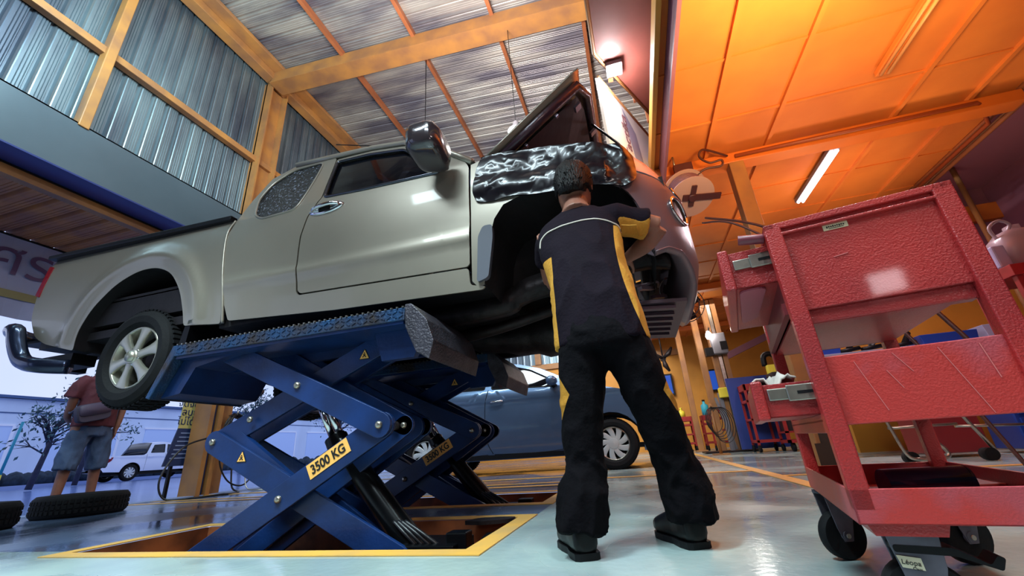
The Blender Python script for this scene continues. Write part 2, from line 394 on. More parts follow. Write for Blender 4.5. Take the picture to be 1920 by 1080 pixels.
def corrugated(bm, axis, a0, a1, fn, pitch=.2, depth=.035):
    """ribbed sheet: fn(a, d, t) gives the point at profile coordinate a, depth d, end t"""
    prof = []; a = a0
    while a < a1:
        prof += [(a, 0), (a+pitch*.12, 0), (a+pitch*.145, depth*.25), (a+pitch*.175, 0), (a+pitch*.27, 0), (a+pitch*.295, depth*.25), (a+pitch*.325, 0), (a+pitch*.42, 0), (a+pitch*.445, depth*.25), (a+pitch*.475, 0), (a+pitch*.52, 0), (a+pitch*.60, depth), (a+pitch*.70, depth), (a+pitch*.78, 0)]
        a += pitch
        prof += [(a-pitch*.1, depth*.18), (a-pitch*.05, 0)]
    p0 = [bm.verts.new(fn(a, d, 0)) for a, d in prof]; p1 = [bm.verts.new(fn(a, d, 1)) for a, d in prof]
    for i in range(len(prof)-1): bm.faces.new((p0[i], p0[i+1], p1[i+1], p1[i]))
def wall_obj(name, bm, m, th=.004):
    o = struct(name, bm, m, normals=False); s = o.modifiers.new('s', 'SOLIDIFY'); s.thickness = th; return o
# facade above the gate
bm = B(); corrugated(bm, 'y', -5, 14, lambda a, d, t: Vector((XW-.08-d, a, 4.3+4.25*t)), .21, .04); wall_obj('wall_left', bm, CORR)
bm = B(); box2(bm, (-6.88, -5, 4.0), (-6.46, 14, 4.02)); struct('trim_6', bm, FASCIB)
bm = B(); box2(bm, (-6.5, -5, 4.02), (-6.46, 14, 4.74)); box2(bm, (-6.60, -5, 4.72), (-6.46, 14, 4.74)); struct('trim_7', bm, FASCIA)
bm = B(); box2(bm, (-7.0, -5, 3.86), (-6.88, 14, 4.06)); struct('trim_8', bm, BEAM)
bm = B(); box2(bm, (-6.90, -5, 3.98), (-6.86, 14, 4.0)); struct('trim_8', bm, BLACKP)
for z in (6.1,):
    bm = B(); box2(bm, (-6.62, -5, z-.07), (-6.50, 14, z+.05)); struct('trim_9', bm, BEAM, bevel=.01)
for y in (-1.0, 2.62, 7.9, 10.6):
    bm = B(); box2(bm, (-6.60, y-.06, 4.7), (-6.44, y+.06, 8.1)); struct('trim_10', bm, BEAM, bevel=.01)
def hcol(y0, y1, x0, x1, z0, z1):
    bm = B(); box2(bm, (x0, y0, z0), (x1, y0+.03, z1)); box2(bm, (x0, y1-.03, z0), (x1, y1, z1)); box2(bm, ((x0+x1)/2-.015, y0, z0), ((x0+x1)/2+.015, y1, z1)); return bm
for y in (5.13, -2.3, 11.6):
    struct('trim_11', hcol(y, y+.42, -6.75, -6.42, 4.02, 8.1), BEAM)
    bm = B(); box2(bm, (-6.74, y, 0), (-6.40, y+.07, 4.0)); box2(bm, (-6.74, y+.15, 0), (-6.40, y+.22, 4.0)); box2(bm, (-6.72, y+.22, 0), (-6.5, y+.46, 4.0)); struct('trim_11', bm, BEAM)
    bm = B(); box2(bm, (-6.66, y+.07, 0), (-6.47, y+.15, 4.0)); struct('trim_11', bm, SIGNB)
# roof
def rz(x): return 8.40-.098*(x+6.56)
bm = B(); corrugated(bm, 'y', -5, 14.2, lambda a, d, t: Vector(((-6.7, 5.6)[t], a, rz((-6.7, 5.6)[t])+d)), .25, .035); wall_obj('ceiling', bm, ROOF)
for x in (-4.62, -3.0, -1.39, .2, 1.8, 3.4):
    bm = B(); box2(bm, (x-.035, -5, rz(x)-.14), (x+.035, 14, rz(x)-.015)); struct('trim_12', bm, BEAMR)
bm = B(); box2(bm, (-6.56, -5, 8.10), (-6.34, 14, 8.36)); box2(bm, (-6.34, -5, 8.26), (-6.1, 14, 8.34)); struct('trim_13', bm, BEAM, bevel=.01)
for y in (-2.2, 5.2, 11.7):
    bm = B(); bar(bm, (-6.4, y, 8.15), (5.4, y, 8.15-.098*11.8), .30, .30); struct('trim_14', bm, BEAM, bevel=.012)
    bm = B(); bar(bm, (-6.4, y, 7.98), (5.4, y, 7.98-.098*11.8), .36, .03); struct('trim_14', bm, BEAM)
# back wall
bm = B(); corrugated(bm, 'x', -6.6, .6, lambda a, d, t: Vector((a, 14+d, 2.9+5.6*t)), .24, .04); wall_obj('wall_back', bm, CORR)
bm = B(); box2(bm, (-6.6, 14, 0), (5.4, 14.1, 2.9)); box2(bm, (.6, 14, 2.9), (5.4, 14.1, 8)); struct('wall_back', bm, YWALL)
bm = B(); box2(bm, (-6.6, 13.9, 2.8), (1.5, 14, 2.98)); struct('trim_15', bm, BEAM)
for x in (-4.3, -1.6, -3.0): 
    bm = B(); box2(bm, (x-.1, 13.85, 2.98), (x+.1, 14, 8.2)); struct('trim_15', bm, BEAM)
bm = B(); box2(bm, (5.4, -5, 0), (5.5, 14, 8)); struct('wall_right', bm, PURP)
bm = B(); box2(bm, (-6.6, -5.1, 0), (5.4, -5, 8.4)); struct('wall_front', bm, GREY)
# partition on the right
bm = B(); box2(bm, (2.75, 7.0, 0), (5.4, 7.08, 2.25)); struct('wall_partition', bm, YWALL)
bm = B(); box2(bm, (3.6, 7.0, 2.25), (5.4, 7.08, 5.0)); struct('wall_partition', bm, PURP)
bm = B(); box2(bm, (3.3, 6.9, 2.95), (5.4, 7.0, 3.2)); struct('trim_16', bm, ORANGE2)
# mezzanine
MZ = 3.341
bm = B(); box2(bm, (.62, -3, MZ), (4.1, 13.9, MZ+.06)); struct('ceiling', bm, ORANGE)
bm = B()
for x in (1.22, 1.85, 3.05, 3.7): box2(bm, (x-.02, -3, MZ-.035), (x+.02, 13.9, MZ))
y = -2.4
while y < 13.5: box2(bm, (.62, y-.012, MZ-.014), (4.1, y+.012, MZ)); y += .78
struct('trim_17', bm, ORANGE)
bm = B(); box2(bm, (.605, -3, MZ-.04), (.65, 13.9, MZ+.12)); struct('trim_18', bm, mat('edge_yellow', '#d89a40', .5), bevel=.006)
for y in (4.42, 8.9, 12.4):
    bm = B(); box2(bm, (.65, y-.02, MZ-.17), (4.1, y+.16, MZ-.04)); struct('trim_19', bm, ORANGE2, bevel=.01)
bm = B(); bar(bm, (.72, -3, MZ+.1), (.72, 13.9, MZ+.1), .03, .7); struct('trim_20', bm, PURP)
bm = B()
for x, z in ((4.12, 3.32), (4.26, 3.30), (4.40, 3.42)): tube(bm, [(x, -3, z), (x, 13, z)], .028, 8)
struct('trim_21', bm, BEAMR)
bm = B(); box2(bm, (4.1, -3, 3.5), (5.4, 13, 3.56)); struct('ceiling', bm, mat('mauve_ceiling', '#a06a7a', .6))
# soffit beside the mezzanine
bm = B(); prism(bm, [(.07, -3), (.16, 3.2), (.75, 4.32), (.75, -3)], lambda p, t: Vector((p[0], p[1], 4.0+.05*t))); struct('ceiling', bm, mat('brown_soffit', '#7c4238', .5, var=.1))
bm = B(); tube(bm, [(.07, -3, 4.0), (.16, 3.2, 4.0), (.75, 4.32, 4.0)], .02, 6); struct('trim_22', bm, BEAM)
bm = B(); 
for q in (((.30, 3.6, 4.0), (.36, 3.75, 7.6)), ((.56, 4.0, 4.0), (.6, 4.1, 7.6)), ((.72, 4.4, 4.0), (.72, 4.5, 7.6)), ((.2, 3.6, 4.42), (.74, 4.6, 4.42))): bar(bm, *q, .05, .05)
struct('trim_22', bm, BEAMR)
# standing columns of the mezzanine
def ycol(name, x, y, w, z1, m=BEAM, foot=True):
    bm = B(); box2(bm, (x-w/2, y-w/2, 0), (x+w/2, y+w/2, z1))
    if foot: box2(bm, (x-w, y-w, 0), (x+w, y+w, .03))
    return struct(name, bm, m, bevel=.008)
ycol('trim_23', 1.50, 4.47, .15, MZ-.17)
bm = B(); box2(bm, (1.41, 4.385, .0), (1.59, 4.393, .22)); box2(bm, (1.46, 4.388, .22), (1.56, 4.394, .34)); struct('trim_23', bm, mat('oil_stain', '#2c2018', .6, alpha=1))
for x, y in ((1.33, 11.6), (1.62, 10.4)): ycol('trim_24', x, y, .13, MZ)

# ---------------------------------------------------------------- outside
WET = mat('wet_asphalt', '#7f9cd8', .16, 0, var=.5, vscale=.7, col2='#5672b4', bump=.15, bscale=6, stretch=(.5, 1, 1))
def gz(x): return 0 if x > -7 else min(.16, (-7-x)*.012)
bm = B(); xs = [-6.68, -7, -12, -20, -60]
for i in range(len(xs)-1):
    q = [bm.verts.new(p) for p in ((xs[i+1], -15, gz(xs[i+1])-.03), (xs[i], -15, gz(xs[i])-.03), (xs[i], 60, gz(xs[i])-.03), (xs[i+1], 60, gz(xs[i+1])-.03))]; bm.faces.new(q)
o = obj('ground', bm, WET); o['kind'] = 'structure'
bm = B(); box2(bm, (-28.4, 0, .1), (-28.0, 60, .28)); o = obj('kerb', bm, CONC); o['kind'] = 'structure'
bm = B(); corrugated(bm, 'y', -5, 14, lambda a, d, t: Vector((-7.0-2.1*t, a, 4.02+d)), .3, .05); wall_obj('canopy', bm, CANOPY); bpy.data.objects['canopy']['kind'] = 'structure'
# canopy banner
t = thing('banner', 'pale vinyl banner with dark Thai letters hanging under the canopy outside the gate', 'banner', (-9.02, 3.5, 4.0))
bm = B(); nY = 60
pts0 = []; pts1 = []
for i in range(nY+1):
    y = -1+11*i/nY; w = .02*math.sin(i*1.9)
    pts0.append(bm.verts.new((-9.02, y, 4.0))); pts1.append(bm.verts.new((-9.02+w, y, 2.74+.01*math.sin(i*.9))))
for i in range(nY): bm.faces.new((pts0[i], pts0[i+1], pts1[i+1], pts1[i]))
o = obj('sheet', bm, BANNER, t, normals=False); o.modifiers.new('s', 'SOLIDIFY').thickness = .006
text('lettering', 'รศรต', .72, BANTX, t, basis((-8.985, 3.62, 3.60), (0, 1, 0), (0, 0, 1), (1, 0, 0)), label='dark Thai letters')
bm = B(); box2(bm, (-9.0, -1, 3.02), (-8.99, 10, 3.14)); obj('stripe', bm, mat('banner_stripe', '#8a8258', .6), t, label='dull yellow stripe')
bm = B(); tube(bm, [(-9.02, -1, 4.0), (-9.02, 10, 4.0)], .02, 6); obj('rail', bm, BLACKP, t)
# sign beside the gate column
t = thing('sign', 'cream and navy Thai notice board leaning outside the yellow gate column', 'sign', (-6.95, 5.2, .3))
def sgn(u, v, d=0): return Vector((-6.82+.02*d, 4.99+u, .42+v))
bm = B(); prism(bm, [(.0, .56), (.02, 1.75), (.55, 1.75), (.5, .56)], lambda p, k: sgn(p[0], p[1], -.6+k)); obj('cream_panel', bm, SIGNY, t)
bm = B(); prism(bm, [(-.12, .02), (0.0, .56), (.5, .56), (.4, .02)], lambda p, k: sgn(p[0], p[1], -.6+k)); obj('navy_panel', bm, SIGNB, t)
for s, v in (('จุดจอด', .93), ('ลบย', .80), ('ไม่ได้ร', .66)): text('lettering', s, .15, SIGNB, t, basis(sgn(.13, v, .6), (0, 1, 0), (0, 0, 1), (1, 0, 0)))
bm = B()
for k in range(7): box(bm, sgn(.17-.015*k, .49-.06*k, .5), (.006, .24, .016))
o = obj('small_print', bm, mat('faded_print', '#7d88b0', .7), t); o['kind'] = 'stuff'
bm = B(); box2(bm, (-6.87, 5.0, 0), (-6.83, 5.04, .6)); box2(bm, (-6.87, 5.3, 0), (-6.83, 5.34, .6)); obj('stand', bm, BLACKP, t)
# white shed across the street
t = thing('warehouse', 'long white warehouse with roller doors and grey roof edge across the street', 'building', (-34, 20, .15))
bm = B(); box2(bm, (-40, -10, .1), (-34, 55, 4.9)); obj('wall', bm, BWALL, t)
bm = B(); prism(bm, [(-10, 4.9), (55, 4.9), (55, 5.05), (-10, 5.05)], lambda p, k: Vector((-33.7-7*k, p[0], p[1]+.8*k))); obj('roof', bm, BROOF, t)
bm = B(); box2(bm, (-34.06, -10, 4.1), (-33.96, 55, 4.16)); obj('ledge', bm, BROOF, t)
for y in (12, 17.3, 22.6, 27.9, 33.2, 38.5):
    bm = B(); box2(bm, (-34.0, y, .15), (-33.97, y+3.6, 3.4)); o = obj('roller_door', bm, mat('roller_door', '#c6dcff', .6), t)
    bm = B(); box2(bm, (-34.0, y-.1, 3.4), (-33.93, y+3.7, 3.52)); box2(bm, (-34.0, y+3.6, .15), (-33.93, y+3.75, 3.4)); obj('door_frame', bm, WHITE, t)
bm = B()
for k in range(120):
    y = 2+k*.42; c = Vector((-29.5+rnd.uniform(-.3, .3), y, .45+rnd.uniform(-.1, .15)))
    lathe(bm, [(-.4, .05), (-.2, .42), (.1, .45), (.35, .2), (.42, .02)], c, 'z', 7)
o = obj('hedge', bm, HEDGE, smooth=True); tagp(o, 'low dark clipped hedge along the far kerb before the warehouse', 'hedge')
def tree(name, label, base, h, crown, seed, nleaf, group=None, ls=.09):
    rd = random.Random(seed); t = thing(name, label, 'tree', base, group=group); b = Vector(base)
    bm = B(); tube(bm, [b, b+Vector((.1, .1, h*.35)), b+Vector((0, .2, h*.6))], [.09, .07, .04], 8); tips = []
    for i in range(16):
        s = b+Vector((0, .15, h*rd.uniform(.3, .6))); d = Vector((rd.uniform(-1, 1), rd.uniform(-1, 1), rd.uniform(.1, 1.1))).normalized()*crown*rd.uniform(.6, 1)
        m = s+d*.5+Vector((0, 0, .1)); tube(bm, [s, m, s+d], [.03, .02, .008], 5)
        tips.append((s+d)); tips.append(m)
        for j in range(4):
            d2 = (d.normalized()+Vector((rd.uniform(-1, 1), rd.uniform(-1, 1), rd.uniform(-.6, .8)))).normalized()*crown*.35
            tube(bm, [m, m+d2], [.014, .004], 4); tips.append(m+d2)
    obj('trunk', bm, BARK, t)
    bm = B()
    for i in range(nleaf):
        c = rd.choice(tips)+Vector([rd.gauss(0, crown*.13) for _ in range(3)])
        a = Vector([rd.uniform(-1, 1) for _ in range(3)]).normalized(); q = a.cross(Vector((.3, .5, .8))).normalized()
        vs = [bm.verts.new(c+a*ls), bm.verts.new(c+q*ls*.45), bm.verts.new(c-a*ls), bm.verts.new(c-q*ls*.45)]; bm.faces.new(vs)
    obj('foliage', bm, LEAF, t, normals=False)
tree('street_tree', 'bare-branched street tree left of the man in the maroon shirt', (-19.0, 9.6, .15), 3.2, 1.35, 3, 500)
tree('street_tree', 'leafier tree rising behind the shoulder of the man in the maroon shirt', (-21.5, 12.2, .15), 5.6, 1.5, 4, 1500)
tree('street_tree', 'bushy tree seen past the cream notice board', (-20.5, 18.6, .15), 4.9, 1.6, 5, 1500)
tree('street_tree', 'tree seen through the near scissor lift beside the column', (-19.0, 24.2, .15), 5.6, 2.2, 6, 2200)
tree('street_tree', 'dark tree seen between the two scissor lifts', (-18.0, 30.2, .15), 5.2, 2.6, 8, 2600)
t = thing('marker_post', 'thin turquoise and yellow marker post on the far kerb left of the man', 'post', (-17, 7.9, .15))
bm = B(); tube(bm, [(-17, 7.9, .6), (-17, 8.0, 2.0)], .035, 8); obj('pole', bm, mat('turquoise', '#2a9ab0', .5), t)
bm = B(); tube(bm, [(-17, 7.9, .12), (-17, 7.9, .6)], .04, 8); obj('yellow_sleeve', bm, YBRIGHT, t)
# ================================================================ pickup truck on the lifts
YC = 2.80
def ysd(z):
    if z < 1.55: return 1.90+.10*(1.55-z)**2
    if z < 1.98: return 1.90+.04*((z-1.55)/.43)**2
    return 1.94+(z-1.98)*.35
def Lz(z):
    T = [(.8, .30), (1.02, .40), (1.15, .47), (1.3, .51), (1.6, .50), (1.75, .44), (1.9, .30), (2.0, .2)]
    if z <= T[0][0]: return T[0][1]
    for (a, b), (c, d) in zip(T, T[1:]):
        if z <= c: return b+(d-b)*(z-a)/(c-a)
    return T[-1][1]
UQ = 1.15
def near(u, z, off=0.):
    """side surface of the truck; past u = 0 the surface turns round the nose to its centre at u = UQ"""
    if u <= 0: return Vector((u, ysd(z)-off, z))
    uu = min(u, 2*UQ); flip = uu > UQ; th = (2*UQ-uu if flip else uu)/UQ*PI/2; L = Lz(z); e = 2/2.3
    h = YC-ysd(z)+off
    x = (L+off)*math.sin(th)**e; y = YC-h*max(0, math.cos(th))**e
    return Vector((x, 2*YC-y if flip else y, z))
def side(far):
    if far: return lambda u, z: (lambda q: Vector((q.x, 2*YC-q.y, q.z)))(near(u, z))
    return near
TRK = thing('pickup_truck', 'champagne extended-cab pickup truck raised on the scissor lifts with its bonnet open', 'pickup truck', (-2, YC, .75))
bed = fillet([(-4.465, 2.055), (-4.43, 1.77), (-4.37, 1.51), (-4.26, 1.36), (-4.12, 1.29), (-3.79, 1.20), (-3.78, 1.34), (-3.70, 1.50), (-3.52, 1.665), (-3.33, 1.735), (-3.15, 1.73), (-2.98, 1.655), (-2.855, 1.50), (-2.785, 1.33), (-2.76, 1.235), (-2.45, 1.205), (-2.462, 1.34), (-2.52, 1.60), (-2.572, 1.87), (-2.54, 1.995)], [.01, .02, .05, .06, .05, .02, .06, .08, .1, .1, .1, .1, .1, .08, .02, .02, .03, .05, .05, .02])
rearwin = fillet([(-1.975, 2.47), (-1.968, 2.30), (-1.98, 2.08), (-2.0, 1.955), (-2.29, 1.945), (-2.37, 2.0), (-2.435, 2.18), (-2.40, 2.35), (-2.25, 2.475)], .06)
cabo = fillet([(-2.39, 1.215), (-2.445, 1.34), (-2.503, 1.60), (-2.553, 1.87), (-2.52, 1.99), (-2.515, 2.06), (-2.50, 2.2), (-2.44, 2.43), (-2.27, 2.52), (-1.93, 2.512), (-1.868, 2.47), (-1.818, 2.01), (-1.886, 1.865), (-1.908, 1.71), (-1.90, 1.50), (-1.88, 1.32), (-1.86, 1.297), (-.75, 1.267), (-.745, 1.17), (-.66, 1.15), (-.68, 1.135), (-1.6, 1.165)], .02)
door = fillet([(-1.858, 2.455), (-1.808, 2.01), (-1.876, 1.865), (-1.898, 1.71), (-1.89, 1.50), (-1.868, 1.325), (-1.847, 1.307), (-.757, 1.277), (-.742, 1.292), (-.732, 1.58), (-.74, 1.95), (-.80, 2.06), (-.93, 2.155), (-1.13, 2.315), (-1.28, 2.385), (-1.55, 2.44)], .025)
dwin = fillet([(-1.832, 2.41), (-1.56, 2.395), (-1.27, 2.335), (-1.09, 2.17), (-.93, 1.965), (-1.22, 1.975), (-1.52, 1.985), (-1.79, 2.005), (-1.815, 2.2)], .03)
fend = [(-.672, 1.975), (-.3, 1.93), (.12, 1.85), (.24, 1.82), (.20, 1.675), (.05, 1.672), (-.03, 1.665), (-.2, 1.665), (-.4, 1.655), (-.53, 1.611), (-.587, 1.532), (-.612, 1.449), (-.631, 1.305), (-.665, 1.165), (-.70, 1.15), (-.733, 1.19), (-.722, 1.60), (-.727, 1.96)]
bump_o = [(.29, 1.205), (.275, 1.25), (.26, 1.34), (.235, 1.41), (.205, 1.475), (.165, 1.53), (.11, 1.575), (.03, 1.615), (-.04, 1.645), (.05, 1.66), (.20, 1.665), (.6, 1.655), (UQ, 1.63), (2*UQ-.6, 1.655), (2*UQ-.2, 1.665), (2*UQ-.05, 1.66), (2*UQ+.04, 1.645), (2*UQ-.03, 1.615), (2*UQ-.11, 1.575), (2*UQ-.165, 1.53), (2*UQ-.205, 1.475), (2*UQ-.235, 1.41), (2*UQ-.26, 1.34), (2*UQ-.29, 1.205), (2*UQ-.4, 1.24), (2*UQ-.55, 1.245), (2*UQ-.75, 1.19), (2*UQ-.98, 1.08), (UQ, 1.05), (.98, 1.08), (.75, 1.19), (.55, 1.245), (.4, 1.24)]
def crease(q, u, z):
    d = z-1.46; k = math.exp(-(d/.035)**2)*.010; q.y -= k if q.y < YC else -k
    return q
def bedb(q, u, z):
    r = math.hypot(u+3.27, z-1.22); k = math.exp(-((r-.62)/.07)**2)*.028*(1 if z > 1.25 else .3); q.y -= k if q.y < YC else -k
    return q
for far in (0, 1):
    S = side(far)
    p = panel('bed_side', bed, [], S, PAINT, TRK, cut=.028, bump=bedb, thick=.02, out=-1)
    c = panel('cab_side', cabo, [rearwin], S, PAINT, TRK, cut=.06, bump=crease)
    d = panel('door', door, [dwin], S, PAINT, TRK, cut=.05, bump=crease)
    fn = panel('fender', fend, [], S, PAINT, TRK, cut=.05)
    def inset(o): return lambda u, z: (lambda q: Vector((q.x, q.y+(-o if far else o), q.z)))(S(u, z))
    panel('quarter_window', [(a, b) for a, b in rearwin], [], inset(.006), WETGL, c, cut=.3, thick=.004, label='rain-speckled rear side window')
    panel('door_window', dwin, [], inset(.016), GLASS, d, cut=.3, thick=.004)
    bm = B(); tube(bm, [inset(-.002)(*q) for q in dwin]+[inset(-.002)(*dwin[0])], .011, 6, cap=False); obj('window_trim', bm, BLACKP if far else mat('dark_chrome', '#5a5c66', .2, .9), d)
    bm = B(); tube(bm, [inset(.001)(*q) for q in rearwin]+[inset(.001)(*rearwin[0])], .009, 6, cap=False); obj('window_trim', bm, PAINT, c)
    # handle
    sg = 1 if far else -1
    bm = B(); q = S(-1.74, 1.892)
    loft(bm, [ell(q+Vector((0, sg*t, 0)), .135*s, .042*s, (1, 0, .06), (0, 0, 1), 24) for t, s in ((-.004, 1), (.010, .95), (.014, .7))]); h = obj('door_handle', bm, CHROME, d, smooth=True, label='chrome door handle cup')
    bm = B(); tube(bm, spline([q+Vector((-.10, sg*.012, -.004)), q+Vector((-.06, sg*.034, .0)), q+Vector((.05, sg*.036, .008)), q+Vector((.10, sg*.014, .008))], 5), .014, 8); obj('grip', bm, CHROME, h)
    bm = B(); box(bm, q+Vector((-.005, sg*.016, -.012)), (.08, .01, .03)); obj('recess', bm, BLACKP, h)
    # mirror
    m0 = S(-.98, 2.02); cc = Vector((-.92, (2*YC-1.75 if far else 1.75), 1.985))
    bm = B(); rings = []
    for k in range(9):
        t = k/8; w = 1-.40*abs(2*t-1)**5-.12*t
        rings.append(ell(cc+Vector((.11-.22*t, 0, .03*t)), .135*w, .10*w, (0, 1, .2*sg), (0, 0, 1), 24, 3.6))
    loft(bm, rings); mr = obj('door_mirror', bm, mat('mirror_shell', '#3c3438', .18, .3, coat=1), d, smooth=True, label='dark glossy door mirror')
    bm = B(); loft(bm, [ell(cc+Vector((.02-.05*t, sg*.0, .074+.014*t)), .10, .06, (0, 1, 0), (1, 0, 0), 14) for t in (0, 1)]); obj('mirror_cap', bm, CHROME, mr, smooth=True)
    bm = B(); tube(bm, [m0, m0+Vector((-.01, sg*.08, .03)), cc+Vector((0, -sg*.06, -.04))], [.045, .03, .035], 10); obj('mirror_arm', bm, BLACKP, mr)
    # seam strip between bed and cab
    bm = B(); tube(bm, spline([S(-2.43, 1.205), S(-2.452, 1.34), S(-2.508, 1.60), S(-2.56, 1.87), S(-2.53, 1.99)], 5), .010, 6); obj('seam_trim', bm, PAINT, c)
    # arch lips and liners
    for nm, pts, cx, cz in (('rear_arch', bed[12:70], -3.27, 1.2), ):
        pts = [q for q in bed if -3.80 < q[0] < -2.74 and q[1] > 1.19]
        bm = B(); a = [S(*q) for q in pts]; loft(bm, [[p_ for p_ in a], [Vector((p_.x, p_.y-sg*.5, p_.z)) for p_ in a]], cap=False, closed=False); obj('wheel_arch_liner', bm, DARK, TRK, smooth=True)
    pts = [q for q in fend[5:14]]+[]; pts = [(.29, 1.15), (.26, 1.34), (.205, 1.475), (.11, 1.575), (.03, 1.615)]+fend[6:14]
    bm = B(); a = [S(*q) for q in pts]; loft(bm, [[p_ for p_ in a], [Vector((p_.x, p_.y-sg*.45, p_.z-.03)) for p_ in a]], cap=False, closed=False); obj('wheel_arch_liner', bm, DARK, TRK, smooth=True)
    bm = B(); prism_y(bm, fillet([(-.635, 1.19), (-.60, 1.42), (-.60, 1.50), (-.655, 1.50), (-.685, 1.44), (-.70, 1.17)], .02), *sorted((S(-.64, 1.3).y+sg*.012, S(-.64, 1.3).y-sg*.02))); obj('mud_guard', bm, mat('guard_grey', '#4a4c58', .6), TRK)
    bm = B(); prism_y(bm, [(-2.775, 1.08), (-2.74, 1.28), (-2.70, 1.28), (-2.715, 1.08)], *sorted((S(-2.7, 1.2).y, S(-2.7, 1.2).y-sg*.22))); obj('mud_flap', bm, BLACKP, TRK)
    # tail lamp
    bm = B(); a = fillet([(-4.462, 2.0), (-4.425, 1.72), (-4.375, 1.70), (-4.40, 1.98)], .01)
    panel('tail_lamp', a, [], lambda u, z: inset(-.008)(u, z)+Vector((-.006, 0, 0)), TAIL, TRK, cut=.5, thick=.015, label='red tail lamp')
    # headlamp on the nose corner
    hl = [(.245, 1.815), (.45, 1.775), (.80, 1.74), (.80, 1.67), (.50, 1.668), (.21, 1.68)]
    hh = panel('headlamp', hl, [], (lambda u, z: inset(0)(u, z)), LENSM if not far else LENSM, TRK, cut=.05, thick=.01, label='clear headlamp')
# nose: bumper cover, grille, chrome ring
panel('bumper_cover', bump_o, [], near, BUMP_, TRK, cut=.05, thick=.014, label='dusty mauve-grey front bumper cover')
def lipz(u):
    T = [(.29, 1.205), (.4, 1.24), (.55, 1.245), (.75, 1.19), (.98, 1.08), (UQ, 1.05)]; u = min(u, 2*UQ-u)
    for (a_, b_), (c_, d_) in zip(T, T[1:]):
        if u <= c_: return b_+(d_-b_)*(u-a_)/(c_-a_)
    return 1.05
def inw(u, k): 
    p = near(u, lipz(u)); c_ = Vector((-.1, YC, p.z)); return p+(c_-p).normalized()*k
us_ = [.29+(2*UQ-.58)*k/60 for k in range(61)]
bm = B(); loft(bm, [[near(u, lipz(u), .002) for u in us_], [inw(u, .03)+Vector((0, 0, -.012)) for u in us_], [inw(u, .09)+Vector((0, 0, .03)) for u in us_], [inw(u, .13)+Vector((0, 0, .16)) for u in us_]], cap=False, closed=False)
o = obj('bumper_lip', bm, BUMP_, TRK, smooth=True); o.modifiers.new('s', 'SOLIDIFY').thickness = .006
bm = B()
for k, (x, y, z) in enumerate(((.12, 2.25, 1.12), (.2, 2.5, 1.14), (.05, 2.6, 1.16))): bar(bm, (x, y, z), (x+.08, y+.12, z+.03), .03, .02)
tube(bm, spline([(-.05, 2.15, 1.2), (.1, 2.25, 1.14), (.22, 2.35, 1.18), (.24, 2.5, 1.20)], 5), .008, 6); obj('wiring_loom', bm, mat('loom_grey', '#6c5a64', .4, .4), TRK)
gr = [(.80, 1.745), (2*UQ-.80, 1.745), (2*UQ-.80, 1.66), (.80, 1.66)]
g = panel('grille', gr, [], near, BLACKP, TRK, cut=.08, thick=.02)
bm = B(); lp = [near(.80+(2*UQ-1.6)*k/20, 1.75, .01) for k in range(21)]+[near(2*UQ-.80-(2*UQ-1.6)*k/20, 1.66, .01) for k in range(21)]
tube(bm, lp+[lp[0]], .013, 8, cap=False); obj('grille_surround', bm, CHROME, g, label='chrome grille surround')
for s in (.62, 2*UQ-.62):
    bm = B(); lp = [near(s+.11*math.cos(t*PI/12), 1.50+.075*math.sin(t*PI/12), .006) for t in range(25)]; tube(bm, lp, .010, 8, cap=False)
    fo = obj('fog_lamp_ring', bm, CHROME, TRK, label='chrome fog lamp ring')
    bm = B(); v = [near(s+.10*math.cos(t*PI/12), 1.50+.065*math.sin(t*PI/12), .002) for t in range(24)]; bm.faces.new([bm.verts.new(p) for p in v]); obj('fog_lens', bm, BLACKP, fo)
# number-plate-height crease of the bumper

# roof, screens
top = [(-2.515, 2.06), (-2.50, 2.2), (-2.44, 2.43), (-2.27, 2.52), (-1.93, 2.512), (-1.868, 2.49), (-1.55, 2.465), (-1.28, 2.41), (-1.13, 2.335), (-.93, 2.17), (-.80, 2.07), (-.70, 1.975)]
def crossring(x, z, cr): return [Vector((x, ysd(z)+(2*(YC-ysd(z)))*t/12, z+cr*(1-(2*t/12-1)**2))) for t in range(13)]
def strip(name, pts, m, crs, **k):
    bm = B(); loft(bm, [crossring(x, z, c) for (x, z), c in zip(pts, crs)], cap=False, closed=False); o = obj(name, bm, m, TRK, smooth=True, **k); o.modifiers.new('s', 'SOLIDIFY').thickness = .008; return o
strip('rear_window', top[0:3], GLASS, (.0, .01, .03)); strip('roof', top[2:9], PAINT, (.03, .05, .06, .06, .06, .055, .05)); strip('windscreen', top[8:12], GLASS, (.05, .04, .03, .02))
bm = B(); tube(bm, [(-1.55, 2.12, 2.50), (-1.93, 2.16, 2.66)], .004, 5); obj('aerial', bm, BLACKP, TRK)
bm = B(); tube(bm, [near(-.72, 1.985), Vector((-.93, ysd(2.17)-.004, 2.175)), Vector((-1.13, ysd(2.33)-.004, 2.34)), Vector((-1.28, ysd(2.41)-.002, 2.415)), Vector((-1.55, ysd(2.46), 2.468)), Vector((-1.87, ysd(2.5), 2.50)), Vector((-2.25, ysd(2.51), 2.525))], .022, 8); obj('roof_drip_rail', bm, PAINT, TRK, smooth=True)
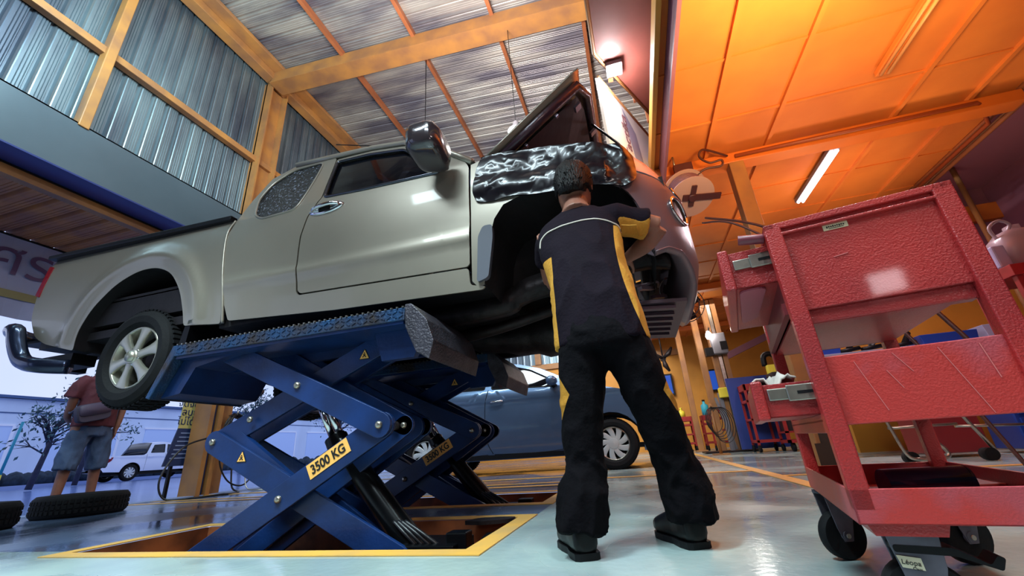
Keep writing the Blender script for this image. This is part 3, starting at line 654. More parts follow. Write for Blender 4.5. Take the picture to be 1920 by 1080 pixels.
# bed: floor, rear panel, rails, tailgate
bm = B(); box2(bm, (-4.36, 1.97, 1.55), (-2.56, 3.63, 1.58)); box2(bm, (-2.60, 1.95, 1.25), (-2.57, 3.65, 1.98)); box2(bm, (-4.40, 1.97, 1.38), (-2.60, 2.02, 1.56)); obj('bed_floor', bm, DARK, TRK)
bm = B(); prism_y(bm, fillet([(-4.47, 2.04), (-4.43, 1.75), (-4.375, 1.48), (-4.33, 1.48), (-4.40, 2.04)], .01), 1.99, 3.61); tg = obj('tailgate', bm, PAINT, TRK)
bm = B(); box(bm, (-4.47, YC, 1.88), (.02, .25, .07)); obj('tailgate_handle', bm, BLACKP, tg)
for yy in (1.94, 2*YC-1.94):
    bm = B(); bar(bm, (-4.48, yy, 2.07), (-2.55, yy, 2.008), .055, .035); obj('bed_rail', bm, BLACKP, TRK, bevel=.006, label='black plastic bed rail cap')
# interior
bm = B(); box2(bm, (-2.45, 2.05, 1.25), (-.75, 3.55, 1.3)); box2(bm, (-.95, 2.1, 1.5), (-.70, 3.5, 1.93)); obj('interior', bm, BLACKP, TRK)
for y in (2.35, 3.25):
    bm = B(); prism_y(bm, fillet([(-1.75, 1.35), (-1.25, 1.35), (-1.22, 1.5), (-1.62, 1.52), (-1.78, 2.05), (-1.9, 2.05)], .04), y-.23, y+.23); st = obj('seat', bm, mat('seat_cloth', '#2a2830', .9), TRK)
    bm = B(); loft(bm, [ell((-1.84+.02*t, y, 2.08+.17*t), .11, .05, (0, 1, 0), (1, 0, 0), 12, 3) for t in (0, 1)]); obj('headrest', bm, mat('seat_cloth', '#2a2830', .9), st)
bm = B(); tube(bm, [Vector((-1.12, 2.35+.18*math.cos(t*PI/8), 1.93+.18*math.sin(t*PI/8))) for t in range(17)], .014, 8, cap=False); obj('steering_wheel', bm, BLACKP, TRK)
bm = B(); 
for k in range(14):
    c = Vector((-1.62+rnd.uniform(-.1, .1), 2.04+rnd.uniform(0, .05), 2.0+rnd.uniform(-.03, .05))); a = Vector([rnd.uniform(-.07, .07) for _ in range(3)]); b = Vector([rnd.uniform(-.07, .07) for _ in range(3)])
    bm.faces.new([bm.verts.new(p) for p in (c-a, c-b, c+a, c+b)])
obj('crumpled_seat_wrap', bm, CLEAR, TRK, normals=False)
# engine bay and bonnet
bm = B(); box2(bm, (-.70, 2.35, 1.3), (.15, 2.38, 1.88)); box2(bm, (-.70, 3.22, 1.3), (.15, 3.25, 1.88)); box2(bm, (-.73, 1.97, 1.3), (-.70, 3.63, 1.95)); box2(bm, (.20, 2.2, 1.25), (.26, 3.4, 1.62)); box2(bm, (.24, 2.1, 1.60), (.34, 3.5, 1.70)); obj('engine_bay', bm, DARK, TRK)
bm = B(); box2(bm, (-.60, 2.5, 1.25), (.05, 3.1, 1.75)); lathe(bm, [(-.1, 0), (-.1, .12), (.1, .12), (.1, 0)], (-.1, 2.6, 1.62), 'x', 14); obj('engine', bm, DARK2, TRK, bevel=.03)
H0 = Vector((-.66, 1.98, 1.99)); HD = Vector((.70, 0, .58))   # bonnet rises forward from its hinge
def hp(u, v, d=0):
    """u along the bonnet 0..1, v across 0..1"""
    n = Vector((-.52, 0, .56)).normalized(); w = 1-.03*u-.12*max(0, u-.85)
    y = YC+(v-.5)*2*.84*w; x0 = H0+HD*u
    return Vector((x0.x, y, x0.z))+n*(d+.05*(1-(2*v-1)**2)+.0*u)
bm = B(); U = [0, .2, .4, .6, .8, .92, 1.0]; V = [i/10 for i in range(11)]
cl = lambda u, v: hp(u if 0.12 < v < .88 or u < .9 else u-.07, v)
gd = [[bm.verts.new(cl(u, v)) for v in V] for u in U]
for i in range(len(U)-1):
    for j in range(10): f = bm.faces.new((gd[i][j], gd[i][j+1], gd[i+1][j+1], gd[i+1][j])); f.smooth = True
bn = obj('bonnet', bm, PAINT, TRK, smooth=True, label='raised bonnet'); s = bn.modifiers.new('s', 'SOLIDIFY'); s.thickness = .012; s.offset = 1
bm = B(); n_ = Vector((-.52, 0, .56)).normalized()
def rim(uv, r): tube(bm, [hp(u, v, -.035) for u, v in uv], r, 6)
rim([(.02, .04), (.5, .04), (.86, .05), (.95, .14), (.97, .3), (.98, .5), (.97, .7), (.95, .86), (.86, .95), (.5, .96), (.02, .96), (.02, .5), (.02, .04)], .035)
obj('bonnet_frame', bm, mat('bonnet_underside', '#3c2430', .35, .2, coat=.3, bump=.4, bscale=25), bn, smooth=True)
bm = B(); v = [bm.verts.new(hp(u, vv, -.05)) for u, vv in ((.08, .08), (.84, .09), (.90, .2), (.92, .5), (.90, .8), (.84, .91), (.08, .92))]; bm.faces.new(v); obj('bonnet_liner', bm, mat('bonnet_liner', '#2a1420', .55, bump=.3, bscale=12), bn)
for u, vv, a, b_ in ((.80, .12, .05, .025), (.60, .06, .02, .01), (.93, .35, .06, .02), (.94, .55, .08, .02), (.93, .75, .06, .02), (.3, .06, .015, .01)):
    bm = B(); box(bm, hp(u, vv, -.085), (a, b_*2, .02), Matrix.Rotation(-.75, 3, 'Y')); obj('bonnet_bracket', bm, mat('bracket_grey', '#8f8090', .35, .7), bn)
bm = B(); tube(bm, spline([hp(.93, .30, -.08), (.12, 2.30, 2.2), (.16, 2.16, 2.0), (.12, 2.08, 1.84)], 6), .008, 6); obj('bonnet_cable', bm, BLACKP, TRK)
bm = B(); tube(bm, [(.16, 3.3, 1.8), hp(.6, .85, -.05)], .008, 6); obj('bonnet_stay', bm, STEEL, TRK)
# underbody
bm = B(); box2(bm, (-4.3, 1.97, 1.28), (-2.45, 3.63, 1.34)); box2(bm, (-2.5, 1.95, 1.19), (-.66, 3.65, 1.24)); obj('floor_pan', bm, DARK, TRK)
for y in (2.25, 3.35):
    bm = B(); P = spline([(-4.4, y, 1.3), (-3.6, y, 1.34), (-2.9, y, 1.28), (-2.5, y, 1.14), (-.8, y, 1.14), (-.5, y, 1.22), (.1, y, 1.30), (.3, y, 1.28)], 4)
    loft(bm, [[p_+Vector((0, a_, b_)) for a_, b_ in ((-.04, -.065), (.04, -.065), (.04, .065), (-.04, .065))] for p_ in P])
    obj('chassis_rail', bm, DARK2, TRK)
bm = B(); tube(bm, spline([(.0, 2.8, 1.12), (-.35, 2.8, 1.10), (-.6, 2.8, 1.08), (-.8, 2.8, 1.09), (-1.1, 2.8, 1.12), (-1.4, 2.8, 1.12)], 3), [.16]*3+[.17]*3+[.13]*3+[.11]*3+[.07]*3+[.06], 12); obj('gearbox', bm, DARK2, TRK)
bm = B(); tube(bm, [(-1.4, 2.8, 1.12), (-3.1, 2.8, 1.10)], .04, 10); obj('drive_shaft', bm, DARK2, TRK)
bm = B(); tube(bm, spline([(-.3, 2.45, 1.16), (-.9, 2.42, 1.04), (-1.6, 2.45, 1.02), (-2.4, 2.5, 1.06), (-3.0, 2.6, 1.2), (-4.2, 2.5, 1.2)], 5), .035, 10); obj('exhaust_pipe', bm, DARK2, TRK, smooth=True)
bm = B(); loft(bm, [ell((x, 2.47, 1.04), .10*s, .07*s, (0, 1, 0), (0, 0, 1), 16) for x, s in ((-1.45, .5), (-1.5, 1), (-2.1, 1), (-2.15, .5))]); obj('silencer', bm, DARK2, TRK)
bm = B()
for k in range(5): box(bm, (-.05+.0*k, YC, 1.075), (.01, .01, .01))
prism_y(bm, [(-.32, 1.10), (.36, 1.04), (.36, 1.06), (-.32, 1.12)], 2.35, 3.25); ug = obj('undertray', bm, mat('undertray_grey', '#4c3c48', .5, .3), TRK)
bm = B()
for k in range(6): bar(bm, (-.26, 2.40+.13*k, 1.083), (.30, 2.40+.13*k, 1.028), .045, .02)
o = obj('louvre', bm, mat('louvre_mauve', '#4a3642', .45, .4), ug)
for sg, y in ((1, 2.1), (-1, 2*YC-2.1)):
    bm = B(); bar(bm, (-.35, y+sg*.35, 1.15), (-.15, y, 1.10), .06, .05); bar(bm, (.05, y+sg*.35, 1.15), (-.12, y, 1.10), .06, .05); bar(bm, (-.2, y+sg*.3, 1.5), (-.15, y, 1.38), .05, .04); obj('control_arm', bm, DARK2, TRK)
    bm = B(); tube(bm, [(-.2, y+sg*.12, 1.15), (-.22, y+sg*.2, 1.6)], .045, 10); obj('damper', bm, DARK2, TRK)
    bm = B(); lathe(bm, [(-.03, 0), (-.03, .15), (-.01, .15), (-.01, .07), (.06, .07), (.08, .04), (.08, 0)] if sg < 0 else [(.03, 0), (.03, .15), (.01, .15), (.01, .07), (-.06, .07), (-.08, .04), (-.08, 0)], (-.15, y, 1.22), 'y', 24); obj('brake_hub', bm, DARK2, TRK)
bm = B(); tube(bm, [(-3.2, 2.05, 1.09), (-3.2, 3.55, 1.09)], .05, 12); lathe(bm, [(-.14, .03), (-.1, .13), (0, .16), (.1, .13), (.14, .03)], (-3.2, 2.8, 1.09), 'x', 16); obj('rear_axle', bm, DARK2, TRK)
for y in (2.3, 3.3):
    bm = B(); P = spline([(-3.85, y, 1.28), (-3.5, y, 1.13), (-3.2, y, 1.05), (-2.9, y, 1.1), (-2.6, y, 1.22)], 4)
    for a, b_ in zip(P, P[1:]): bar(bm, a, b_, .06, .035)
    obj('leaf_spring', bm, DARK2, TRK)
# rear step bumper tube
bm = B(); y0, y1 = 1.86, 2*YC-1.86
tube(bm, spline([(-3.86, y0+.1, 1.10), (-4.0, y0, 1.11), (-4.16, y0-.02, 1.16), (-4.27, y0-.03, 1.29), (-4.36, y0-.02, 1.405), (-4.50, y0+.02, 1.435), (-4.62, y0+.12, 1.435), (-4.68, y0+.3, 1.435), (-4.69, YC, 1.435), (-4.68, y1-.3, 1.435), (-4.62, y1-.12, 1.435), (-4.5, y1, 1.435), (-4.36, y1, 1.405), (-4.27, y1, 1.29), (-4.0, y1, 1.11)], 6), .052, 12)
rb = obj('rear_step_bumper', bm, mat('dark_metal_tube', '#2b3550', .22, .7, coat=.5), TRK, smooth=True)
bm = B(); box2(bm, (-4.62, 2.0, 1.36), (-4.30, 3.6, 1.385)); box2(bm, (-4.4, 2.2, 1.15), (-4.3, 2.3, 1.4)); box2(bm, (-4.4, 3.3, 1.15), (-4.3, 3.4, 1.4)); box2(bm, (-4.2, 1.95, 1.12), (-3.85, 2.1, 1.2)); obj('step_plate', bm, BLACKP, rb)
# wheels
def wheel(parent, c, R, w, out, style='alloy', rim=.62, world=True):
    """wheel at c whose outer face looks towards out (-1: -y, 1: +y)"""
    s = out; c = Vector(c)
    bm = B(); h = w/2
    prof = [(-h*.75, R*rim), (-h, R*.72), (-h*1.04, R*.85), (-h*.88, R*.955), (-h*.6, R), (h*.6, R), (h*.88, R*.955), (h*1.04, R*.85), (h, R*.72), (h*.75, R*rim)]
    lathe(bm, prof, c, 'y', 48)
    n = 56
    for k in range(n):
        t = 2*PI*k/n
        for off in (-.5, 0, .5):
            a = t+off*.05; d = Vector((math.cos(a), 0, math.sin(a))); x, y = Vector((-math.sin(a), 0, math.cos(a))), Vector((0, 1, 0))
            Rm = Matrix((x, y, d)).transposed(); box(bm, c+Vector((0, off*h*1.1, 0))+d*R, (R*.07, h*.42, .012), Rm)
    ty = obj('tyre', bm, RUBBER, parent, smooth=True, auto=30)
    bm = B(); r = R*rim
    lathe(bm, [(s*h*.78, r*1.02), (s*h*.84, r*.99), (s*h*.74, r*.95), (s*h*.3, r*.90), (-s*h*.7, r*.86), (-s*h*.75, r*1.0)], c, 'y', 48)
    rm = obj('wheel_rim', bm, ALLOY if style == 'alloy' else STEEL, parent, smooth=True)
    bm = B()
    f = c+Vector((0, s*h*.66, 0))
    if style == 'alloy':
        lathe(bm, [(0, r*.27), (s*.02, r*.27), (s*.035, r*.21), (s*.04, .001)], f, 'y', 32)
        for k in range(6):
            a = 2*PI*k/6+.25; d = Vector((math.cos(a), 0, math.sin(a))); x = Vector((-math.sin(a), 0, math.cos(a)))
            rings = []
            for q in (.2, .4, .65, .85, .97):
                wd = r*(.17 if q < .3 else .135 if q < .5 else .16 if q < .7 else .215 if q < .9 else .28); 
                ctr = f+d*(r*q)+Vector((0, s*(.016-.01*q), 0))
                rings.append(ell(ctr, wd, .016, tuple(x), (0, 1, 0), 12, 3))
            loft(bm, rings)
    else:
        lathe(bm, [(0, r*.34), (s*.012, r*.32), (s*.02, .001)], f, 'y', 28)
        for k in range(9):
            a = 2*PI*k/9; rings = []
            for q in (.25, .5, .75, .97):
                aa = a+.55*(q-.25); d = Vector((math.cos(aa), 0, math.sin(aa))); x = Vector((-math.sin(aa), 0, math.cos(aa)))
                rings.append(ell(f+d*(r*q), r*(.11+.10*q), .008, tuple(x), (0, 1, 0), 10, 3))
            loft(bm, rings)
    obj('spokes', bm, ALLOY if style == 'alloy' else HUBCAP, rm, smooth=True, auto=40)
    if style == 'alloy':
        for k in range(6):
            bm = B(); a = 2*PI*k/6+.25+PI/6; lathe(bm, [(0, .011), (s*.03, .011), (s*.032, 0)], f+Vector((math.cos(a)*r*.25, s*-.004, math.sin(a)*r*.25)), 'y', 6)
            obj('wheel_nut', bm, CHROME, rm)
        bm = B(); lathe(bm, [(s*.03, .038), (s*.05, .034), (s*.054, 0)], f, 'y', 24); obj('centre_cap', bm, ALLOY, rm, smooth=True)
    bm = B(); lathe(bm, [(-s*h*.2, 0), (-s*h*.2, r*.8), (-s*h*.3, r*.8)], c, 'y', 24); obj('brake_drum', bm, BLACKP, rm)
    return ty
wheel(TRK, (-3.205, 2.04, 1.088), .335, .24, -1); wheel(TRK, (-3.205, 2*YC-2.04, 1.088), .335, .24, 1)

# leather cover draped on the fender
cov = fillet([(-.655, 1.985), (-.3, 1.945), (.10, 1.862), (.27, 1.822), (.285, 1.75), (.255, 1.64), (.20, 1.575), (.13, 1.553), (-.03, 1.597), (-.25, 1.612), (-.48, 1.648), (-.61, 1.642), (-.685, 1.663), (-.703, 1.715), (-.69, 1.87)], .04)
def covS(u, z):
    e = .018+.020*noise.noise(Vector((u*5, z*7, 2.1)))+.010*abs(noise.noise(Vector((u*11, z*15, 5))))+.012*max(0, math.sin((z-1.6)*22+u*3))*(1 if u < .05 else .3)
    ed = math.exp(-((u-.20)/.05)**2)*.015; return near(u, z, e+ed)
cv = panel('fender_cover', cov, [], covS, LEATHER, None, cut=.022, thick=.01, out=-1)
tagp(cv, 'crumpled glossy black leatherette cover draped over the pickup front wing', 'fender cover')
bm = B(); us = [-.655+.9*k/30 for k in range(31)]
def zt(u): return 1.985-.04*(u+.655)/.355*1.0 if u < -.3 else 1.945-(u+.3)*.2
bm2 = [[covS(u, zt(u)), covS(u, zt(u))+Vector((0, .03, .012)), covS(u, zt(u))+Vector((0, .22, .006))] for u in us]
loft(bm, bm2, cap=False, closed=False); o = obj('cover_top_flap', bm, LEATHER, cv, smooth=True); o.modifiers.new('s', 'SOLIDIFY').thickness = .008
# ================================================================ scissor lifts
def lift(y0, label):
    t = thing('scissor_lift', label, 'scissor lift', (-1.75, y0+.3, 0))
    yN, yF = y0, y0+.30; th = .022
    EL, ER, TL, TR_, BL, BR = (-2.31, .487), (-1.20, .492), (-2.28, 1.00), (-1.10, 1.00), (-2.26, -.085), (-1.12, -.085)
    def arm(a, b, y, wdt, nm='scissor_arm', m=BLUE):
        a, b = Vector((a[0], a[1])), Vector((b[0], b[1])); d = (b-a).normalized(); n = Vector((-d.y, d.x)); w = wdt/2
        poly = [tuple(a+n*w), tuple(b+n*w)]
        for k in range(1, 8): ang = PI/2-PI*k/8; poly.append(tuple(b+d*(w*math.cos(ang))+n*(w*math.sin(ang))))
        poly += [tuple(b-n*w), tuple(a-n*w)]
        for k in range(1, 8): ang = -PI/2-PI*k/8; poly.append(tuple(a+d*(w*math.cos(ang))+n*(w*math.sin(ang))))
        bm = B(); prism_y(bm, poly, y-th/2, y+th/2); return obj(nm, bm, m, t, bevel=.003)
    def pin(p, y, r=.017, parent=None):
        bm = B(); lathe(bm, [(-.016, 0), (-.016, r*.55), (-.010, r), (.0, r)], (p[0], y-th/2, p[1]), 'y', 14); obj('pivot_pin', bm, STEEL, t)
    X = lambda a, b, k: (a[0]+(b[0]-a[0])*k, a[1]+(b[1]-a[1])*k)
    # outer pair sits in front of the inner pair on each side
    for y, s in ((yN, 1), (yF, -1)):
        aa = arm(BL, ER, y, .125); arm(EL, BR, y+s*.05, .12); arm(ER, TL, y-s*.024, .12); arm(EL, TR_, y+s*.074, .12)
        if s == 1: A0, D0 = aa, None
        pin(EL, y+s*.05, .018); pin(ER, y-s*.024, .018); pin(X(BL, ER, .47), y, .018); pin(X(ER, TL, .47), y-s*.024, .018); pin(X(EL, TR_, .20), y+s*.05)
    # second scissor frame offset along the lift, as on double lifts
    for y, s in ((yN+.13, 1), (yF+.03, -1)):
        o = .045
        arm((BL[0]+.18, BL[1]), (ER[0]+o, ER[1]), y, .10); arm((ER[0]+o, ER[1]), (TL[0]+.2, TL[1]), y, .10); arm((X(BL, ER, .5)[0]+.05, .2), (BR[0]-.1, BR[1]), y+.03, .10)
        pin((ER[0]+o, ER[1]), y, .016)
    bm = B()
    for p in (EL, ER, X(BL, ER, .47), X(ER, TL, .47)): tube(bm, [(p[0], yN+.09, p[1]), (p[0], yF-.09, p[1])], .022, 10)
    obj('cross_shaft', bm, DARK2, t)
    bm = B(); bar(bm, (EL[0]+.15, yN+.07, EL[1]+.02), (ER[0]-.25, yN+.07, .06), .03, .06); obj('inner_brace', bm, BLUE, t)
    # cylinder
    cy = yN+.17
    for dx in (-.022, .030):
        bm = B(); tube(bm, [(-1.735+dx, cy, .70), (-1.60+dx, cy, .47)], .019, 14); obj('piston_rod', bm, CHROME, t)
    bm = B(); tube(bm, [(-1.60, cy, .465), (-1.575, cy, .42)], .060, 14); tube(bm, [(-1.60, cy, .465), (-1.12, cy, -.06)], [.052, .068], 18); cyo = obj('hydraulic_cylinder', bm, CYL, t, smooth=True, auto=40)
    bm = B()
    for k in range(4): tube(bm, spline([(-1.19+.02*k, cy-.06, .06), (-1.12+.03*k, cy-.075, .01), (-1.04+.04*k, cy-.05, -.07)], 5), .009, 6)
    obj('hydraulic_hose', bm, HOSE, cyo)
    bm = B(); box2(bm, (-1.14, yN+.05, -.15), (-.86, yF, -.03)); box2(bm, (-.92, yN+.1, -.06), (-.82, yN+.18, .01)); obj('hose_manifold', bm, CYL, t, bevel=.006)
    # base frame
    bm = B()
    for y in (yN, yF+.0): box2(bm, (-2.6, y-.03, -.158), (-.85, y+.05, -.10))
    for x in (-2.5, -1.0): box2(bm, (x-.04, yN, -.158), (x+.04, yF, -.12))
    obj('base_frame', bm, CYL, t)
    # platform
    p0, p1 = y0-.14, y0+.46
    bm = B(); box2(bm, (-2.51, p0, .965), (-1.02, p1, 1.03)); pl = obj('platform', bm, BLUED, t, bevel=.004, label='tread plate platform with blue edge')
    bm = B(); box2(bm, (-2.48, p0+.28, .90), (-1.05, p0+.31, .965)); box2(bm, (-2.48, p1-.09, .90), (-1.05, p1-.05, .965)); box2(bm, (-2.5, p0+.01, .95), (-1.03, p1-.01, .965)); obj('platform_skirt', bm, BLUE, pl)
    bm = B()
    for i in range(44):
        for j in range(2):
            c = Vector((-2.48+.0335*i, p0-.002, .985+.024*j)); s = 1 if (i+j) % 2 else -1; bar(bm, c+Vector((-.011, 0, -.006*s)), c+Vector((.011, 0, .006*s)), .004, .004)
    for k in range(46): box(bm, (-2.49+.0325*k, p0-.001, 1.032), (.010, .012, .006), None, 1)
    obj('tread_pattern', bm, [BLUED, STEEL], pl)
    bm = B(); prism_y(bm, fillet([(-1.02, 1.045), (-.985, 1.045), (-.90, .95), (-.862, .84), (-.885, .755), (-.955, .80), (-1.015, .93)], .008), p0, p1); obj('ramp_flap', bm, RUST, t, bevel=.004, label='worn grey ramp flap hanging at the front end')
    bm = B(); prism_y(bm, [(-2.505, 1.03), (-2.53, 1.03), (-2.655, .745), (-2.625, .735), (-2.50, .98)], p0, p1); obj('ramp_flap', bm, BLUED, t, bevel=.004)
    bm = B(); prism_y(bm, [(-2.50, .96), (-2.62, .745), (-2.48, .76), (-2.40, .90), (-2.1, .95)], p0+.06, p1-.02); obj('flap_gusset', bm, BLUE, t)
    bm = B(); prism_y(bm, [(-1.03, .97), (-.95, .93), (-1.02, .80), (-1.2, .80), (-1.25, .95)], p0+.10, p0+.14); obj('flap_gusset', bm, BLUE, t)
    # rubber blocks under the sills
    for x in (-2.2, -1.4):
        yr = 2.25 if y0 < 2.5 else 3.35; bm = B(); box2(bm, (x-.1, yr-.06, 1.03), (x+.1, yr+.06, 1.072)); obj('lifting_block', bm, RUBBER, t, bevel=.01)
    # labels
    a = Vector((-1.49, yN-th/2-.002, .358)); d = Vector((ER[0]-BL[0], 0, ER[1]-BL[1])).normalized(); n = Vector((-d.z, 0, d.x))
    bm = B(); prism(bm, [(-.125, -.036), (.125, -.036), (.125, .036), (-.125, .036)], lambda p, k: a+d*p[0]+n*p[1]+Vector((0, -.001*k, 0))); lb = obj('load_label', bm, YEL, t, label='yellow load label')
    text('lettering', '3500 KG', .062, BLACK, lb, basis(a+Vector((0, -.003, -.002)), d, n, Vector((0, -1, 0))), ext=.0006, sx=.92, bold=.0014)
    for c, dd in (((-2.085, .395), Vector((EL[0]-BR[0], 0, EL[1]-BR[1]))), ((-1.375, .872), Vector((TR_[0]-EL[0], 0, TR_[1]-EL[1])))):
        yy = yN+(.05 if c[1] < .5 else .074)-th/2-.001; c = Vector((c[0], yy, c[1])); 
        bm = B(); prism(bm, fillet([(-.034, -.024), (.034, -.024), (0, .036)], .006, 3), lambda p, k: c+Vector((p[0], -.001-.001*k, p[1]))); tr = obj('warning_label', bm, BLACK, t)
        bm = B(); prism(bm, [(-.028, -.02), (.028, -.02), (0, .029)], lambda p, k: c+Vector((p[0], -.002-.001*k, p[1]))); obj('triangle', bm, YEL, tr)
        bm = B(); tube(bm, [c+Vector((-.010, -.004, -.012)), c+Vector((.006, -.004, .004))], .0025, 5); tube(bm, [c+Vector((.010, -.004, -.012)), c+Vector((-.006, -.004, .004))], .0025, 5); box(bm, c+Vector((0, -.004, .010)), (.006, .002, .006)); obj('pictogram', bm, BLACK, tr)
    return t
lift(1.86, 'near blue scissor lift with yellow 3500 KG label, under the pickup')
lift(3.06, 'far dark scissor lift in the second pit, behind the near blue one')
# pit cover plate by the right corner
bm = B(); prism(bm, fillet([(-.98, 2.30), (-.92, 2.40), (-.80, 2.42), (-.71, 2.41), (-.73, 2.33), (-.86, 2.28)], .03), lambda p, k: Vector((p[0], p[1], -.012+.018*k))); o = obj('pit_cover_plate', bm, DARK2); tagp(o, 'dark steel plate lying over the right end of the front pit', 'plate')
bm = B(); lathe(bm, [(-.15, .05), (-.06, .045), (-.04, .02), (-.04, 0)], (-.83, 2.3, -.01), 'z', 12); o = obj('pit_plug', bm, BLACKP); tagp(o, 'small black plug sticking up in the right end of the front pit', 'plug')
# ================================================================ people
from mathutils.bvhtree import BVHTree
def hand(bm, w, d, n, L=.175, curl=.6, side=1):
    """palm and five fingers from wrist w along d, palm facing n; side = which way the thumb leaves"""
    d = Vector(d).normalized(); n = Vector(n); n = (n-d*n.dot(d)).normalized(); s = d.cross(n)*side
    pl = L*.52
    loft(bm, [ell(w+d*(pl*t), L*a, L*b, s, n, 14, 2.6) for t, a, b in ((-.15, .15, .12), (.1, .18, .11), (.5, .235, .09), (.85, .24, .08), (1.05, .21, .065))])
    for k, (o, ln) in enumerate(((.17, .40), (.06, .45), (-.06, .42), (-.17, .33))):
        p = w+d*pl*.92+s*(L*o); a = 0.12+.05*k; pts = [p]; rr = L*.052
        for q, sl in enumerate((.45, .32, .23)):
            a += curl*(.55+.25*q); p = p+(d*math.cos(a)+n*math.sin(a)+s*(o*.35))*(L*ln*sl*1.15); pts.append(p)
        tube(bm, pts, [rr*1.05, rr, rr*.9, rr*.75], 8)
    p = w+d*pl*.25+s*(L*.17); pts = [p]
    for a in (.5, .75, 1.0): p = p+(s*math.cos(a)+d*math.sin(a)+n*.45).normalized()*(L*.16); pts.append(p)
    tube(bm, pts, [L*.075, L*.066, L*.058, L*.045], 8)
def head(bm, c, up, fwd, s=1.):
    c, up, fwd = Vector(c), Vector(up).normalized(), Vector(fwd); fwd = (fwd-up*fwd.dot(up)).normalized(); rt = fwd.cross(up)
    P = lambda a, b, z: c+(rt*a+fwd*b+up*z)*s
    R = []
    for z, rx, ry, oy in ((-.125, .030, .030, .050), (-.115, .045, .050, .035), (-.09, .060, .070, .018), (-.05, .070, .085, .006), (0, .076, .094, 0), (.04, .078, .098, -.004), (.075, .070, .088, -.006), (.10, .050, .065, -.006), (.115, .022, .03, -.006)):
        R.append(ell(P(0, oy, z), rx*s, ry*s, rt, fwd, 20, 2.2))
    loft(bm, R)
    tube(bm, [P(0, .088, .03), P(0, .112, -.022), P(0, .10, -.036)], [.008*s, .015*s, .012*s], 8)     # nose
    tube(bm, [P(-.022, .098, -.063), P(0, .104, -.062), P(.022, .098, -.063)], .007*s, 6)              # lips
    for q in (-1, 1):
        loft(bm, [ell(P(q*(.072+.012*t), -.004-.006*t, -.005), (.020+.01*t)*s, (.012+.006*t)*s, up, fwd, 12) for t in (0, 1)])  # ears
        tube(bm, [P(q*.014, .092, .035), P(q*.045, .082, .038)], .006*s, 6)
    return P
def hair_mesh(c, up, fwd, s, seed, back=-.085):
    up, fwd = Vector(up).normalized(), Vector(fwd); fwd = (fwd-up*fwd.dot(up)).normalized(); rt = fwd.cross(up); c = Vector(c)
    bm = B(); rings = []
    for z, k in ((back, .93), (-.05, 1.02), (0, 1.08), (.04, 1.10), (.08, 1.09), (.11, .95), (.13, .6), (.14, .15)):
        rr = []
        for i in range(40):
            t = 2*PI*i/40; a, b = math.cos(t), math.sin(t)
            rx, ry = .078*k, .098*k
            if z > .05: rx *= math.sqrt(max(.02, 1-((z-.05)/.1)**2)); ry *= math.sqrt(max(.02, 1-((z-.05)/.1)**2))
            zz = z
            if b > .2 and z < .05: zz = .05+(z-.05)*.15                     # hairline open over the face
            if abs(a) > .75 and z < -.01: zz = -.02+.3*(z+.02)
            p = c+(rt*a*rx+fwd*(b*ry-.006)+up*zz)*s
            p += (p-c).normalized()*(.005*noise.noise(p*70+Vector((seed, 0, 0)))+.004*noise.noise(p*160))*s; rr.append(p)
        rings.append(rr)
    loft(bm, rings); 
    rd = random.Random(seed)
    for k in range(420):                                                   # short tufts
        t = rd.uniform(0, 2*PI); zf = rd.uniform(-.6, 1.); 
        if math.sin(t) > .2 and zf < .5: continue
        if abs(math.cos(t)) > .75 and zf < -.05: continue
        q = math.sqrt(max(0, 1-max(0, zf)**2*.98)); dd = rt*math.cos(t)*.082*q+fwd*(math.sin(t)*.103*q-.006)+up*(zf*.125+.01)
        p = c+dd*s; nrm = dd.normalized(); tip = p+nrm*.013*s+(up*rd.uniform(-1, .4)+rt*rd.uniform(-.6, .6))*.012*s
        x = nrm.cross(up).normalized()*.0035*s; v = [bm.verts.new(p-x-nrm*.004), bm.verts.new(p+x-nrm*.004), bm.verts.new(tip)]; bm.faces.new(v)
    return bm
def wrinkle(o, amp, fr, seed=0., st=(1, 1, .45), lo=None):
    me = o.data; me.update()
    nr = [v.normal.copy() for v in me.vertices]
    for v, n in zip(me.vertices, nr):
        p = Vector((v.co.x*fr*st[0]+seed, v.co.y*fr*st[1], v.co.z*fr*st[2])); a = amp
        if lo: a *= lo(v.co)
        w = 1-abs(noise.noise(p)*2); v.co += n*a*(w*w*.9+.4*noise.noise(p*2.3)-.4)
def boot(parent, heel, toe, m=BOOT, s=1.):
    heel, toe = Vector(heel), Vector(toe); d = (toe-heel); L = d.length; d.normalize(); x = Vector((d.y, -d.x, 0))
    bm = B(); R = []
    for t, w, h, z in ((0., .6, .5, .045), (.04, .92, 1.05, .058), (.2, 1.0, 1.2, .064), (.4, .92, 1.0, .056), (.6, 1.05, .80, .046), (.8, 1.1, .62, .038), (.93, .9, .5, .034), (1., .45, .35, .03)):
        R.append(ell(heel+d*(L*t)+Vector((0, 0, z*s+.008)), .045*w*s, .055*h*s, x, (0, 0, 1), 18, 2.6))
    loft(bm, R); tube(bm, [heel+d*L*.2+Vector((0, 0, .08*s)), heel+d*L*.17+Vector((0, 0, .17*s))], [.044*s, .036*s], 16)
    b = obj('boot', bm, m, parent, smooth=True); remesh(b, .006, 3)
    bm = B(); out = []
    for t, w in ((-.01, .6), (.03, .9), (.2, 1.), (.42, .86), (.62, 1.04), (.82, 1.08), (.93, .86), (.99, .55), (1.02, .25)): out.append((t, w))
    poly = [(heel+d*(L*t)+x*(.046*w*s)) for t, w in out]+[(heel+d*(L*t)-x*(.046*w*s)) for t, w in reversed(out)]
    prism(bm, poly, lambda p, k: Vector((p.x, p.y, 0.001+.020*s*k))); obj('sole', bm, BLACKP, b)
    return b

